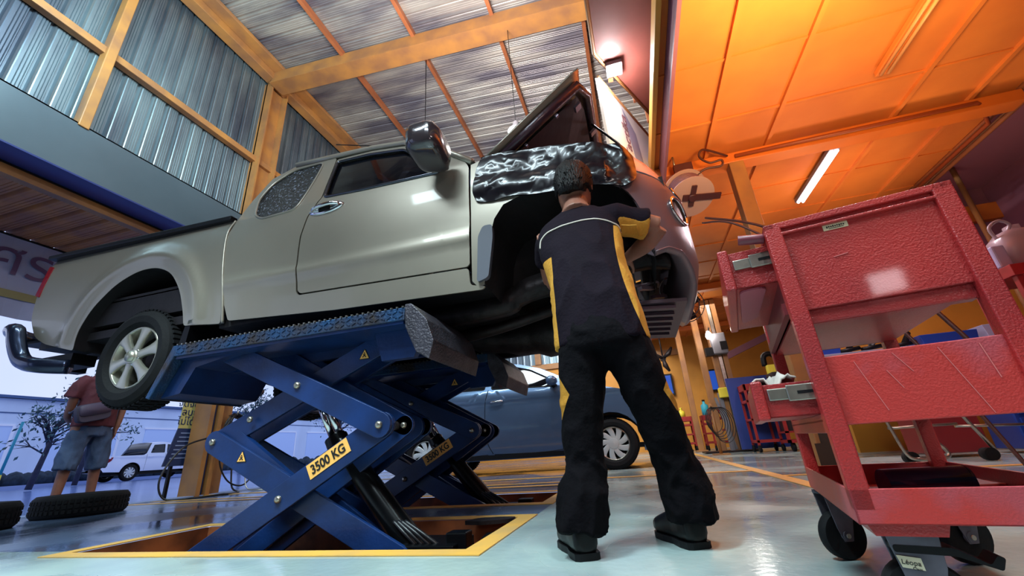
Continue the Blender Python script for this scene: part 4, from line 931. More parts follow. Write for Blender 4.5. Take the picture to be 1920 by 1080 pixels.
# ---- mechanic leaning into the wheel arch
HC, HU, HF = Vector((-.128, 1.80, 1.535)), Vector((.04, .18, 1)), Vector((.05, 1, .1))
bm = B()
head(bm, HC, HU, HF, 1.12)
tube(bm, [HC+Vector((0, -.01, -.07)), Vector((-.128, 1.755, 1.40)), Vector((-.125, 1.73, 1.34))], [.060, .062, .08], 16)
loft(bm, [ell(c, rx, ry, (1, 0, 0), (0, 1, 0), 20) for c, rx, ry in (((-.095, 1.60, .70), .12, .09), ((-.10, 1.62, .9), .11, .085), ((-.12, 1.68, 1.15), .13, .09), ((-.127, 1.735, 1.32), .14, .08), ((-.127, 1.75, 1.37), .08, .06))])
rh = Vector((.075, 1.965, 1.19)); lh = Vector((-.20, 2.10, 1.17))
limb(bm, [(.02, 1.74, 1.31), (.12, 1.775, 1.285), (.228, 1.80, 1.248)], [.060, .050, .043]); limb(bm, [(.228, 1.80, 1.248), (.165, 1.855, 1.20), rh], [.046, .043, .028])
limb(bm, [(-.27, 1.73, 1.27), (-.30, 1.83, 1.19), (-.31, 1.92, 1.11)], [.058, .048, .042]); limb(bm, [(-.31, 1.92, 1.11), (-.26, 2.0, 1.14), lh], [.044, .040, .027])
for a, b in (((-.17, 1.61, .68), ((-.205, 1.59, .37), (-.245, 1.585, .10))), ((-.02, 1.61, .68), ((.065, 1.65, .38), (.105, 1.72, .12)))):
    limb(bm, [a, b[0], b[1]], [.085, .055, .038])
hand(bm, rh, Vector((-.09, .11, -.01)), (0, -.2, -1), .17, .75, -1); hand(bm, lh, Vector((.10, .07, .05)), (0, -.2, -1), .17, .6, 1)
PER = obj('person', bm, SKIN, None, smooth=True); remesh(PER, .0065, 3)
tagp(PER, 'mechanic in black shirt with yellow side panels and black trousers leaning into the wheel arch', 'person')
obj('hair', hair_mesh(HC, HU, HF, 1.13, 3), HAIR, PER, smooth=False, label='short black hair')
bm = B()
loft(bm, [ell(c, rx, ry, (1, 0, tl), (0, 1, 0), 28, 2.3) for c, rx, ry, tl in (
    ((-.087, 1.615, .69), .184, .132, .0), ((-.090, 1.615, .76), .182, .13, .0), ((-.097, 1.625, .88), .172, .124, .0), ((-.112, 1.655, 1.02), .166, .122, .0), ((-.127, 1.69, 1.14), .184, .124, .02),
    ((-.134, 1.72, 1.23), .192, .118, .04), ((-.132, 1.74, 1.30), .180, .105, .05), ((-.126, 1.755, 1.35), .125, .086, .05), ((-.126, 1.765, 1.385), .078, .070, .02), ((-.126, 1.768, 1.40), .066, .064, 0))])
limb(bm, [(-.04, 1.74, 1.275), (.04, 1.745, 1.295), (.11, 1.765, 1.275), (.178, 1.782, 1.258)], [.085, .076, .070, .074])
limb(bm, [(-.23, 1.74, 1.25), (-.275, 1.77, 1.235), (-.30, 1.84, 1.17)], [.085, .074, .068])
SH = obj('shirt', bm, [NAVY, SHY], PER, smooth=True); remesh(SH, .009, 5)
wrinkle(SH, .010, 11, 1.5, lo=lambda c: .35+.65*min(1, max(0, (1.25-c.z)/.3)))
def mask_material(name, base, other, tests):
    """base cloth with a second colour where any of the tests (x, y, z, normal z -> bool sockets) holds"""
    m = base.copy(); m.name = name; n, l = m.node_tree.nodes, m.node_tree.links; b = n['Principled BSDF']
    src = b.inputs['Base Color'].links[0].from_socket; t = n.new('ShaderNodeTexCoord'); sp = n.new('ShaderNodeSeparateXYZ'); l.new(t.outputs['Object'], sp.inputs[0])
    g = n.new('ShaderNodeNewGeometry'); sn = n.new('ShaderNodeSeparateXYZ'); l.new(g.outputs['Normal'], sn.inputs[0])
    def M(op, a, c=None):
        q_ = n.new('ShaderNodeMath'); q_.operation = op
        for i, v in enumerate((a, c)):
            if v is None: continue
            if isinstance(v, (int, float)): q_.inputs[i].default_value = v
            else: l.new(v, q_.inputs[i])
        return q_.outputs[0]
    res = tests(sp.outputs[0], sp.outputs[1], sp.outputs[2], sn.outputs[2], M)
    mx = n.new('ShaderNodeMix'); mx.data_type = 'RGBA'; l.new(res, mx.inputs[0]); l.new(src, mx.inputs[6]); mx.inputs[7].default_value = lin(other); l.new(mx.outputs[2], b.inputs['Base Color']); return m
def shirt_t(x, y, z, nz_, M):
    d = M('SUBTRACT', 1.07, z); a_ = M('ADD', .020, M('MULTIPLY', M('MULTIPLY', d, d), .40))
    r1 = M('MULTIPLY', M('MULTIPLY', M('GREATER_THAN', x, a_), M('LESS_THAN', z, 1.215)), M('LESS_THAN', y, 1.77))
    l1 = M('MULTIPLY', M('LESS_THAN', x, -.246), M('LESS_THAN', z, 1.09))
    sl = M('MULTIPLY', M('MULTIPLY', M('GREATER_THAN', x, .05), M('LESS_THAN', nz_, -.30)), M('GREATER_THAN', z, 1.15))
    return M('MAXIMUM', M('MAXIMUM', r1, l1), sl)
def trouser_t(x, y, z, nz_, M):
    band = M('MULTIPLY', M('GREATER_THAN', z, .43), M('LESS_THAN', z, .60))
    l1 = M('LESS_THAN', M('ADD', x, M('MULTIPLY', M('ABSOLUTE', M('SUBTRACT', z, .51)), .55)), -.225)
    r1 = M('GREATER_THAN', M('SUBTRACT', x, M('MULTIPLY', M('ABSOLUTE', M('SUBTRACT', z, .50)), .5)), .098)
    return M('MULTIPLY', band, M('MAXIMUM', l1, r1))
SH.data.materials.clear(); SH.data.materials.append(mask_material('shirt_cloth', NAVY, '#c08a38', shirt_t))
bv = BVHTree.FromObject(SH, bpy.context.evaluated_depsgraph_get())
def on(o_bv, x, z, y0=1.0, off=.003):
    h = o_bv.ray_cast(Vector((x, y0, z)), Vector((0, 1, 0)))
    return h[0]-Vector((0, off, 0)) if h[0] else Vector((x, 1.65, z))
pp = [(-.300, 1.165), (-.293, 1.20), (-.270, 1.222), (-.235, 1.233), (-.17, 1.243), (-.09, 1.25), (-.02, 1.243), (.04, 1.222), (.058, 1.212)]
bm = B(); tube(bm, [on(bv, q.x, q.y) for q in spline([Vector((a, b)).to_3d() for a, b in pp], 5)], .0035, 6); obj('piping', bm, PIPE, SH, label='cream piping across the shoulders')
bm = B(); tube(bm, [on(bv, q.x, q.y) for q in spline([Vector((a, b, 0)) for a, b in ((.058, 1.212), (.10, 1.20), (.15, 1.195))], 5)], .003, 6); obj('piping', bm, SHY, SH)
bm = B(); loft(bm, [ell((-.127, 1.772, z), r, r, n=24) for z, r in ((1.385, .070), (1.415, .064))], cap=False); cl_ = obj('collar', bm, NAVY, SH, smooth=True); cl_.modifiers.new('s', 'SOLIDIFY').thickness = .006
bm = B(); tube(bm, [Vector((-.127+.062*math.cos(t*PI/10), 1.772+.062*math.sin(t*PI/10), 1.418)) for t in range(21)], .0025, 6); obj('collar_edge', bm, SHY, SH)
bm = B()
loft(bm, [ell(c, rx, ry, (1, 0, 0), (0, 1, 0), 24, 2.3) for c, rx, ry in (((-.094, 1.61, .80), .145, .11), ((-.093, 1.60, .74), .155, .12), ((-.092, 1.60, .68), .158, .122), ((-.092, 1.60, .66), .14, .11))])
limb(bm, [(-.165, 1.60, .70), (-.185, 1.595, .55), (-.205, 1.59, .38), (-.203, 1.59, .27), (-.225, 1.568, .17), (-.236, 1.556, .068)], [.098, .086, .074, .068, .086, .082], 20)
limb(bm, [(-.012, 1.60, .70), (.028, 1.615, .56), (.070, 1.65, .385), (.094, 1.675, .27), (.114, 1.688, .17), (.120, 1.692, .076)], [.098, .087, .077, .072, .087, .084], 20)
TR = obj('trousers', bm, [PANTS, SHY], PER, smooth=True); remesh(TR, .009, 4)
wrinkle(TR, .013, 13, 4.2, (1, 1, .8), lo=lambda c: 1.0 if c.z < .3 else .55)
TR.data.materials.clear(); TR.data.materials.append(mask_material('trouser_cloth', PANTS, '#b07c30', trouser_t))
boot(PER, (-.222, 1.515, 0), (-.33, 1.765, 0)); boot(PER, (.125, 1.655, 0), (.015, 1.90, 0))

# ---- man outside the gate
bx, by = -6.32, 3.60
def q(dy, z, dx=0): return Vector((bx+dx, by+dy*1.07, z*1.07))      # we see his back: his width runs along y, he looks outward (-x)
bm = B(); h2, hu, hf = q(-.01, 1.62, -.03), Vector((-.05, 0, 1)), Vector((-1, .15, -.05))
head(bm, h2, hu, hf, 1.0); tube(bm, [h2+Vector((0, 0, -.06)), q(0, 1.42)], [.058, .065], 14)
loft(bm, [ell(q(0, z), ry, rx, (0, 1, 0), (1, 0, 0), 18) for z, ry, rx in ((.9, .15, .11), (1.1, .14, .1), (1.3, .17, .1), (1.43, .09, .08))])
limb(bm, [q(-.19, 1.36), q(-.235, 1.2), q(-.22, 1.06, -.05)], [.058, .048, .04]); limb(bm, [q(-.22, 1.06, -.05), q(-.19, .98, -.12), q(-.12, .93, -.2)], [.042, .036, .027])
limb(bm, [q(.17, 1.36), q(.23, 1.2), q(.25, 1.07)], [.058, .046, .04]); limb(bm, [q(.25, 1.07), q(.245, .95), q(.23, .83)], [.042, .036, .027])
hand(bm, q(.23, .83), (0, -.1, -1), (0, -1, 0), .17, .5, -1); hand(bm, q(-.12, .93, -.2), (-.2, 1, 0), (0, 0, -1), .17, .5, 1)
limb(bm, [q(-.10, .9), q(-.13, .48), q(-.15, .08)], [.09, .056, .038]); limb(bm, [q(.09, .9), q(.13, .48), q(.16, .08)], [.09, .056, .038])
P2 = obj('person', bm, SKIN, None, smooth=True); remesh(P2, .009, 3)
tagp(P2, 'man in maroon T-shirt and grey denim shorts standing outside the gate, bag at his hip', 'person')
obj('hair', hair_mesh(h2, hu, hf, 1.0, 9), HAIR, P2, label='short black hair')
bm = B()
loft(bm, [ell(q(d, z), ry, rx, (0, 1, 0), (1, 0, 0), 24, 2.3) for d, z, ry, rx in ((.0, .86, .205, .15), (0, 1.0, .195, .145), (0, 1.15, .195, .14), (-.005, 1.3, .215, .135), (-.005, 1.39, .175, .11), (0, 1.44, .09, .075))])
limb(bm, [q(-.15, 1.37), q(-.225, 1.28), q(-.25, 1.16, -.02)], [.08, .078, .078]); limb(bm, [q(.15, 1.37), q(.22, 1.26), q(.25, 1.15)], [.08, .076, .076])
s2 = obj('t_shirt', bm, MAROON, P2, smooth=True); remesh(s2, .012, 4); wrinkle(s2, .012, 10, 7)
bm = B(); loft(bm, [ell(q(0, z), ry, rx, (0, 1, 0), (1, 0, 0), 20) for z, ry, rx in ((.95, .17, .13), (.82, .185, .14), (.76, .18, .14))])
limb(bm, [q(-.095, .8), q(-.125, .6), q(-.145, .42)], [.115, .108, .105]); limb(bm, [q(.09, .8), q(.125, .6), q(.145, .42)], [.115, .108, .105])
s3 = obj('shorts', bm, DENIM, P2, smooth=True); remesh(s3, .012, 4); wrinkle(s3, .016, 11, 2)
boot(P2, q(-.15, 0, .06), q(-.19, 0, -.18)); boot(P2, q(.16, 0, .06), q(.20, 0, -.18))
t = thing('shoulder_bag', 'small grey-brown shoulder bag hanging at the back hip of the man outside', 'bag', q(-.13, .9, .2))
bm = B(); c = q(-.13, 1.0, .175); rings = [ell(c+Vector((dx, 0, 0)), .16*s, .10*s, (0, 1, .28), (0, -.28, 1), 20, 5) for dx, s in ((-.03, .9), (-.015, 1), (.035, 1), (.05, .92))]; loft(bm, rings); obj('bag_body', bm, BAGM, t, smooth=True, auto=40)
bm = B(); loft(bm, [ell(c+Vector((dx, .0, .035)), .155*s, .065*s, (0, 1, .28), (0, -.28, 1), 20, 5) for dx, s in ((.048, 1), (.058, .97))]); obj('bag_flap', bm, mat('bag_flap', '#463a52', .55), t, smooth=True)
bm = B(); tube(bm, spline([c+Vector((.03, .14, .08)), q(.05, 1.15, .165), q(.13, 1.3, .15), q(.15, 1.44, .05), q(.1, 1.44, -.06), q(.0, 1.25, -.16), q(-.15, 1.1, -.15), q(-.24, 1.0, 0), c+Vector((.0, -.15, .03))], 6), .012, 6); obj('strap', bm, BAGM, t)
# ================================================================ red tool trolley (own axes: x across, y along its depth)
TA = -math.radians(11.2)
CT = thing('tool_trolley', 'red enamel tool trolley on black casters in the right foreground, drawers pulled open', 'tool trolley', (.335, .95, 0), TA)
def lo(name, bm, m, parent=CT, **k): return obj(name, bm, m, parent, world=False, **k)
WX, DY, ZT = .320, .62, .770
bm = B(); pw = .032
def post(x, y): 
    b = B(); box2(b, (x, y, .20), (x+pw, y+pw, ZT)); return b
for x, y in ((0, 0), (WX-pw, 0), (0, DY-pw), (WX-pw, DY-pw)): lo('post', post(x, y), REDP, bevel=.003)
# upper box with deep end panel
bm = B()
box2(bm, (pw*.8, .010, .568), (WX-pw*.8, .016, ZT-.004)); lo('end_panel', bm, REDP, bevel=.002)
bm = B(); box2(bm, (.0, .0, ZT-.014), (WX, .035, ZT)); box2(bm, (.0, DY-.035, ZT-.014), (WX, DY, ZT)); box2(bm, (0, 0, ZT-.014), (.02, DY, ZT)); box2(bm, (WX-.02, 0, ZT-.014), (WX, DY, ZT)); box2(bm, (0, 0, ZT-.03), (WX, DY, ZT-.024)); lo('top_tray', bm, REDP, bevel=.002)
bm = B(); box2(bm, (.012, .02, .568), (WX-.012, DY-.01, .574)); box2(bm, (WX-.012, .02, .568), (WX-.006, DY-.01, ZT-.02)); box2(bm, (.012, DY-.016, .568), (WX-.012, DY-.01, ZT-.02)); lo('upper_box', bm, REDP)
bm = B(); box2(bm, (.03, .02, .540), (WX-.03, .05, .570)); lo('cross_rail', bm, REDP, bevel=.003)
# closed second drawer on the left side
bm = B(); box2(bm, (-.004, .05, .574), (.008, DY-.04, .60)); box2(bm, (0.004, .04, .58), (.012, DY-.03, .74)); lo('drawer_opening', bm, mat('drawer_cavity', '#6e1a22', .5, 0))
# open upper drawer
def drawer(z0, z1, x0, y0, y1, wall=.004, front=.022, lbl=None):
    dr = thing_part = lo('drawer', (lambda b: (box2(b, (x0, y0, z0), (x0+.20, y0+wall, z1)), box2(b, (x0, y1-wall, z0), (x0+.20, y1, z1)), box2(b, (x0, y0, z0), (x0+.20, y1, z0+wall)), b)[-1])(B()), REDP, bevel=.001, label=lbl)
    b = B(); box2(b, (x0-front, y0-.012, z0-.004), (x0, y1+.012, z1+.008)); lo('drawer_front', b, REDP, parent=dr, bevel=.004)
    zc = (z0+z1)/2+.012
    b = B(); box2(b, (x0+.006, y0-.006, zc-.012), (x0+.075, y0, zc+.012)); box2(b, (x0+.040, y0-.011, zc-.016), (x0+.12, y0-.005, zc+.016)); s_ = lo('drawer_slide', b, STEEL, parent=dr, bevel=.002, label='zinc ball-bearing slide')
    b = B(); box2(b, (x0+.058, y0-.0125, zc-.003), (x0+.085, y0-.0105, zc+.003)); lo('slide_slot', b, BLACKP, parent=s_)
    return dr
d1 = drawer(.652, .742, -.080, .05, .50, lbl='upper drawer pulled out')
bm = B(); prism(bm, fillet([(-.075, .06), (-.02, .06), (-.03, .35), (-.07, .40)], .03), lambda p, k: Vector((p[0], p[1], .647+.004*k))); lo('scuff_patch', bm, mat('scuffed_mauve', '#9a4a58', .5), parent=d1)
d2 = drawer(.365, .432, -.085, .04, .40, lbl='lower drawer pulled out')
# middle shelf and its end apron
bm = B(); box2(bm, (.0, .030, .350), (WX, DY, .356)); box2(bm, (0, .03, .330), (.006, DY, .365)); lo('middle_shelf', bm, REDP, bevel=.001)
bm = B(); box2(bm, (pw*.8, .010, .342), (WX-pw*.8, .016, .470)); ap = lo('end_apron', bm, REDS, bevel=.002, label='scuffed and scratched red end apron')
bm = B()
for (a, b, c, d) in ((.075, .455, .100, .362), (.135, .462, .155, .425), (.118, .432, .133, .398), (.20, .462, .235, .345), (.255, .46, .262, .40)):
    bar(bm, (a, .009, b), (c, .009, d), .0012, .001)
lo('scratches', bm, mat('pale_scratch', '#c86a68', .6), parent=ap)
# bottom tray
bm = B(); z0, z1 = .180, .236
box2(bm, (0, 0, z0), (WX, .005, z1)); box2(bm, (0, DY-.005, z0), (WX, DY, z1)); box2(bm, (0, 0, z0), (.005, DY, z1)); box2(bm, (WX-.005, 0, z0), (WX, DY, z1)); box2(bm, (0, 0, z0), (WX, DY, z0+.004)); lo('bottom_tray', bm, REDS, bevel=.0015)
bm = B(); prism(bm, [(.02, .162), (.115, .162), (.122, .180), (.012, .180)], lambda p, k: Vector((p[0], .01+.10*k, p[1]))); lo('caster_bracket', bm, REDP)
# top details
bm = B(); tube(bm, [(.0, .03, .752), (-.052, .03, .762)], .0115, 16); lo('push_handle_bar', bm, mat('handle_maroon', '#6c2a38', .4), bevel=.002)
bm = B(); box2(bm, (.105, .0085, .728), (.148, .010, .740)); st = lo('maker_sticker', bm, mat('sticker_cream', '#d8c8a4', .5), label='small cream sticker')
bm = B(); 
for k in range(9): box(bm, (.112+.0036*k, .0081, .7345+.0006*(k % 2)), (.0022, .0006, .0030 if k % 3 else .0042))
box(bm, (.127, .0081, .7305), (.026, .0006, .0012)); lo('sticker_print', bm, BLACK, parent=st)
bm = B(); bar(bm, (.105, .009, .668), (.130, .009, .671), .0012, .0015); lo('chip', bm, mat('pale_scratch', '#c86a68', .6))
# casters
def caster(x, y, R, rot, brake=False, big=1.):
    c = Vector((x, y, R)); d = Vector((math.cos(rot), math.sin(rot), 0)); n = Vector((-d.y, d.x, 0)); 
    M_ = lambda u, v, w: c+d*u+n*v+Vector((0, 0, w))
    bm = B(); prof = [(-.4, .3), (-.5, .75), (-.5, .93), (-.32, 1.), (.32, 1.), (.5, .93), (.5, .75), (.4, .3)]; rings = []
    for a, r in prof: rings.append([M_(math.cos(t*PI/16)*R*r, a*.030*big, math.sin(t*PI/16)*R*r) for t in range(32)])
    loft(bm, rings); w_ = lo('caster_wheel', bm, RUBBER, smooth=True, auto=40)
    bm = B(); loft(bm, [[M_(math.cos(t*PI/8)*R*.22, a, math.sin(t*PI/8)*R*.22) for t in range(16)] for a in (-.024*big, .024*big)]); lo('hub', bm, CAST, parent=w_)
    bm = B()
    for s in (-1, 1):
        poly = [(-.034, .172-R), (.034, .172-R), (.030, .05), (.012, -.014), (-.012, -.014), (-.022, .02)]
        prism(bm, poly, lambda p, k: M_(p[0]*1.05*big, s*(.019*big+.003*k), p[1]))
    prism(bm, [(-.036, -.022), (.036, -.022), (.036, .022), (-.036, .022)], lambda p, k: M_(p[0], p[1], .165-R+.01*k))
    tube(bm, [M_(0, 0, .165-R), M_(0, 0, .182-R)], .022, 14)
    f = lo('caster_fork', bm, CAST, parent=w_, bevel=.002)
    bm = B(); tube(bm, [M_(0, -.026*big, 0), M_(0, .026*big, 0)], .006, 10); lo('axle', bm, STEEL, parent=w_)
    if brake:
        bm = B(); poly = fillet([(-.03, .083), (.05, .080), (.088, .058), (.100, .072), (.108, .068), (.100, .050), (.05, .068), (-.03, .072)], .004); prism(bm, poly, lambda p, k: M_(p[0], -.024+.048*k, p[1])); lo('brake_pedal', bm, BLACKP, parent=w_)
    return w_, M_
cw, M1 = caster(.072, .060, .062, 0.0, True, 1.05)
bm = B(); prism(bm, [(-.030, .068), (.002, .064), (.003, .046), (-.026, .050)], lambda p, k: M1(p[0], -.0245-.0008*k, p[1])); lb = lo('caster_label', bm, mat('label_cream', '#c8c4a8', .5), parent=cw)
o = M1(-.013, -.0258, .057); 
tm = Matrix.Translation(o) @ Matrix.Rotation(PI/2, 4, 'X') @ Matrix.Rotation(-.12, 4, 'Z')
t_ = text('lettering', 'Léopa', .0105, BLACK, None, tm, ext=.0003); t_.parent = lb
t_ = text('lettering', 'Class', .006, BLACK, None, Matrix.Translation((.006, 0, -.009)) @ tm, ext=.0003); t_.parent = lb
caster(.040, .60, .060, .50); caster(.285, .065, .062, .9); caster(.295, .60, .062, .5)
# things on the trolley
bm = B(); P0 = Vector((.335, .95, 0)); RM = Matrix.Rotation(TA, 3, 'Z')
def wl_(x, y, z): return P0+RM @ Vector((x, y, z))
tube(bm, [wl_(.10, .24, .218), wl_(.245, .27, .218)], .031, 24); cn = obj('canister', bm, mat('dark_blue_canister', '#0c1234', .12, .2, coat=1.), smooth=True, auto=40); tagp(cn, 'dark blue glossy cylinder lying on the bottom tray of the trolley', 'canister')
bm = B(); tube(bm, [wl_(.246, .27, .218), wl_(.252, .27, .218)], [.0315, .028], 24); obj('end_cap', bm, BLACKP, cn)
bm = B(); box(bm, wl_(.275, .40, .20), (.10, .20, .02), Matrix.Rotation(TA+.3, 3, 'Z')); o = obj('red_bracket', bm, REDD, bevel=.003); tagp(o, 'flat red steel bar lying at the back of the trolley bottom tray', 'bar')
bm = B(); gx = [[None]*9 for _ in range(13)]
for i in range(13):
    for j in range(9):
        u, v = i/12, j/8; p = wl_(-.105+.085*u, .045+.20*v, .442+.010*noise.noise(Vector((u*5, v*5, 1)))+.018*math.sin(u*9+v*4)*math.exp(-((u-.5)/.4)**2))
        p.z += .012*noise.noise(Vector((u*14, v*11, 4))); 
        if u < .12: p.z -= (.12-u)*.10
        gx[i][j] = bm.verts.new(p+Vector((.008*noise.noise(Vector((u*9, v*9, 8))), 0, 0)))
for i in range(12):
    for j in range(8): bm.faces.new((gx[i][j], gx[i+1][j], gx[i+1][j+1], gx[i][j+1])).smooth = True
rg = obj('rag', bm, RAG, normals=False); rg.modifiers.new('s', 'SOLIDIFY').thickness = .004; tagp(rg, 'crumpled dirty white rag over the lower trolley drawer', 'rag')
# second trolley at the right edge, with a clear jug
T2 = thing('tool_trolley', 'second red tool trolley cut by the right picture edge, clear jug on its top', 'tool trolley', (3.55, 4.5, 0))
def t2p(n, a, b, m=REDD): 
    bm = B(); box2(bm, a, b); return obj(n, bm, m, T2, bevel=.004)
t2p('top_tray', (3.30, 4.40, 1.46), (4.1, 4.95, 1.56)); t2p('middle_shelf', (3.32, 4.42, .9), (4.1, 4.95, .94)); t2p('bottom_tray', (3.30, 4.40, .2), (4.1, 4.95, .28))
for x, y in ((3.32, 4.42), (4.02, 4.42), (3.32, 4.88), (4.02, 4.88)):
    t2p('post', (x, y, .1), (x+.05, y+.05, 1.5)); bm = B(); tube(bm, [(x+.0, y+.02, .06), (x+.05, y+.02, .06)], .06, 14); obj('caster_wheel', bm, RUBBER, T2)
jg = thing('jug', 'clear plastic jug with handle standing on the trolley at the right edge', 'jug', (3.62, 4.65, 1.56))
bm = B(); loft(bm, [ell((3.64, 4.65, z), a, b, n=20, p=3.5) for z, a, b in ((1.562, .20, .14), (1.75, .205, .145), (1.86, .20, .14), (1.93, .13, .10), (1.95, .05, .05), (1.99, .05, .05))]); obj('jug_body', bm, CLEAR, jg, smooth=True)
bm = B(); tube(bm, spline([(3.46, 4.6, 1.86), (3.43, 4.58, 1.98), (3.52, 4.58, 2.04), (3.60, 4.6, 2.0), (3.58, 4.62, 1.94)], 6), .014, 8); obj('jug_handle', bm, CLEAR, jg, smooth=True)
bm = B(); box2(bm, (3.31, 4.5, 1.562), (3.41, 4.62, 1.78)); o = obj('plastic_bottle', bm, mat('milky_plastic', '#a8a4c8', .4), bevel=.015); tagp(o, 'milky square plastic bottle beside the clear jug', 'bottle')
bm = B(); tube(bm, [(4.60, 6.2, 3.5), (4.60, 6.2, 0)], .030, 10); tube(bm, [(4.60, 6.2, 2.2), (4.60, 6.2, 2.26)], .044, 10); o = obj('standing_pipe', bm, BEAM, smooth=True); tagp(o, 'thin yellow standing pipe with a coupling beyond the second trolley', 'pipe')
# workbench and clutter seen through the trolley
wb = thing('workbench', 'grey workbench with blue front seen through the gap under the trolley top', 'workbench', (2.9, 6.2, 0))
bm = B(); box2(bm, (2.1, 5.9, 1.13), (4.3, 6.6, 1.17)); obj('bench_top', bm, mat('bench_grey', '#8c90a8', .4), wb, bevel=.004)
bm = B(); box2(bm, (2.12, 5.92, .45), (3.0, 6.5, 1.13)); obj('front_panel', bm, BLUEB, wb); bm = B(); box2(bm, (2.1, 5.9, .36), (3.0, 5.93, .44)); obj('kick_strip', bm, mat('yellow_strip', '#d8a020', .5), wb)
for x in (2.15, 3.1, 4.2):
    bm = B(); box2(bm, (x, 5.95, 0), (x+.05, 6.0, 1.13)); obj('leg', bm, STEEL, wb)
for i, (x, w, h, m, lb_) in enumerate(((2.16, .34, .10, BLUEB, 'low blue plastic bin at the left end of the workbench'), (3.36, .52, .12, BLUEB, 'wide blue plastic bin at the right end of the workbench'), (3.98, .18, .16, mat('pale_box', '#a8a8c4', .6), 'small pale box on the workbench right of the wide blue bin'))):
    bm = B(); z = 1.17; prism_y(bm, [(x, z), (x+w, z), (x+w+.02, z+h), (x-.02, z+h)], 5.98, 6.3); o = obj('storage_bin', bm, m, bevel=.005); tagp(o, lb_, 'bin')
for i, (x, h, lb_) in enumerate(((2.62, .30, 'dark tilted hand tool left of the middle of the workbench'), (2.86, .42, 'tall tilted grease gun in the middle of the workbench'), (3.2, .26, 'dark squat grinder before the wide blue bin'))):
    o = thing('hand_tool', lb_, 'tool', (x, 6.05, 1.17)); b = B(); tube(b, [(x, 6.05, 1.21), (x+.08, 6.05, 1.21+h*.5), (x+.02, 6.08, 1.19+h)], [.035, .028, .018], 10); obj('tool_body', b, DARK2 if i != 1 else STEEL, o, smooth=True)
    b = B(); tube(b, [(x-.12, 6.0, 1.198), (x+.12, 6.05, 1.23)], .025, 8); obj('tool_grip', b, BLACKP, o)
bm = B(); tube(bm, [(3.0, 6.9, 1.0), (3.03, 6.9, 1.9)], .012, 6); tube(bm, [(2.8, 6.9, 1.5), (3.3, 6.9, 1.65)], .012, 6); o = obj('wall_rack', bm, DARK2); tagp(o, 'thin crossed dark rods fixed to the yellow partition', 'rack')
cb = thing('cabinet', 'dark red cabinet with small round yellow mark behind the metal trolley frame', 'cabinet', (3.0, 5.4, 0))
bm = B(); box2(bm, (2.62, 5.2, .04), (3.08, 5.6, .60)); obj('cabinet_body', bm, mat('cabinet_red', '#7c1c22', .5), cb, bevel=.01); bm = B(); tube(bm, [(2.98, 5.195, .42), (2.98, 5.2, .42)], .035, 16); obj('emblem', bm, mat('mark_yellow', '#c89030', .5), cb)
cb2 = thing('tool_chest', 'blue metal tool chest right of the dark red cabinet', 'tool chest', (3.6, 5.4, 0))
bm = B(); box2(bm, (3.35, 5.2, .04), (4.1, 5.6, .62)); obj('chest_body', bm, BLUEB, cb2, bevel=.01)
for z in (.16, .34):
    bm = B(); box2(bm, (3.38, 5.185, z), (4.07, 5.2, z+.15)); dr_ = obj('drawer', bm, BLUEB, cb2, bevel=.004); bm = B(); box2(bm, (3.5, 5.17, z+.1), (3.95, 5.185, z+.115)); obj('drawer_pull', bm, STEEL, dr_)
fr_ = thing('hand_truck', 'silver tubular metal frame of a hand truck standing behind the red trolley', 'hand truck', (2.3, 4.7, 0))
bm = B()
tube(bm, spline([(2.02, 4.6, .62), (2.08, 4.6, .35), (2.13, 4.6, .10), (2.2, 4.6, .04), (2.38, 4.6, .03)], 5), .013, 8); obj('side_tube', bm, STEEL, fr_, smooth=True)
bm = B(); tube(bm, spline([(2.26, 4.7, .55), (2.33, 4.7, .38), (2.40, 4.7, .20), (2.47, 4.7, .10), (2.44, 4.68, .04), (2.2, 4.62, .04)], 5), .016, 8); obj('side_tube', bm, STEEL, fr_, smooth=True)
bm = B(); tube(bm, [(2.08, 4.62, .30), (2.62, 4.7, .30)], .011, 8); obj('cross_tube', bm, STEEL, fr_); bm = B(); tube(bm, [(2.62, 4.7, .52), (2.80, 4.7, .08)], .015, 8); obj('side_tube', bm, STEEL, fr_); bm = B(); tube(bm, [(2.6, 4.7, .28), (3.1, 4.7, .26)], .011, 8); obj('cross_tube', bm, STEEL, fr_)
for x in (2.2, 2.75): 
    bm = B(); tube(bm, [(x, 4.66, .05), (x, 4.74, .05)], .05, 14); obj('small_wheel', bm, RUBBER, fr_)
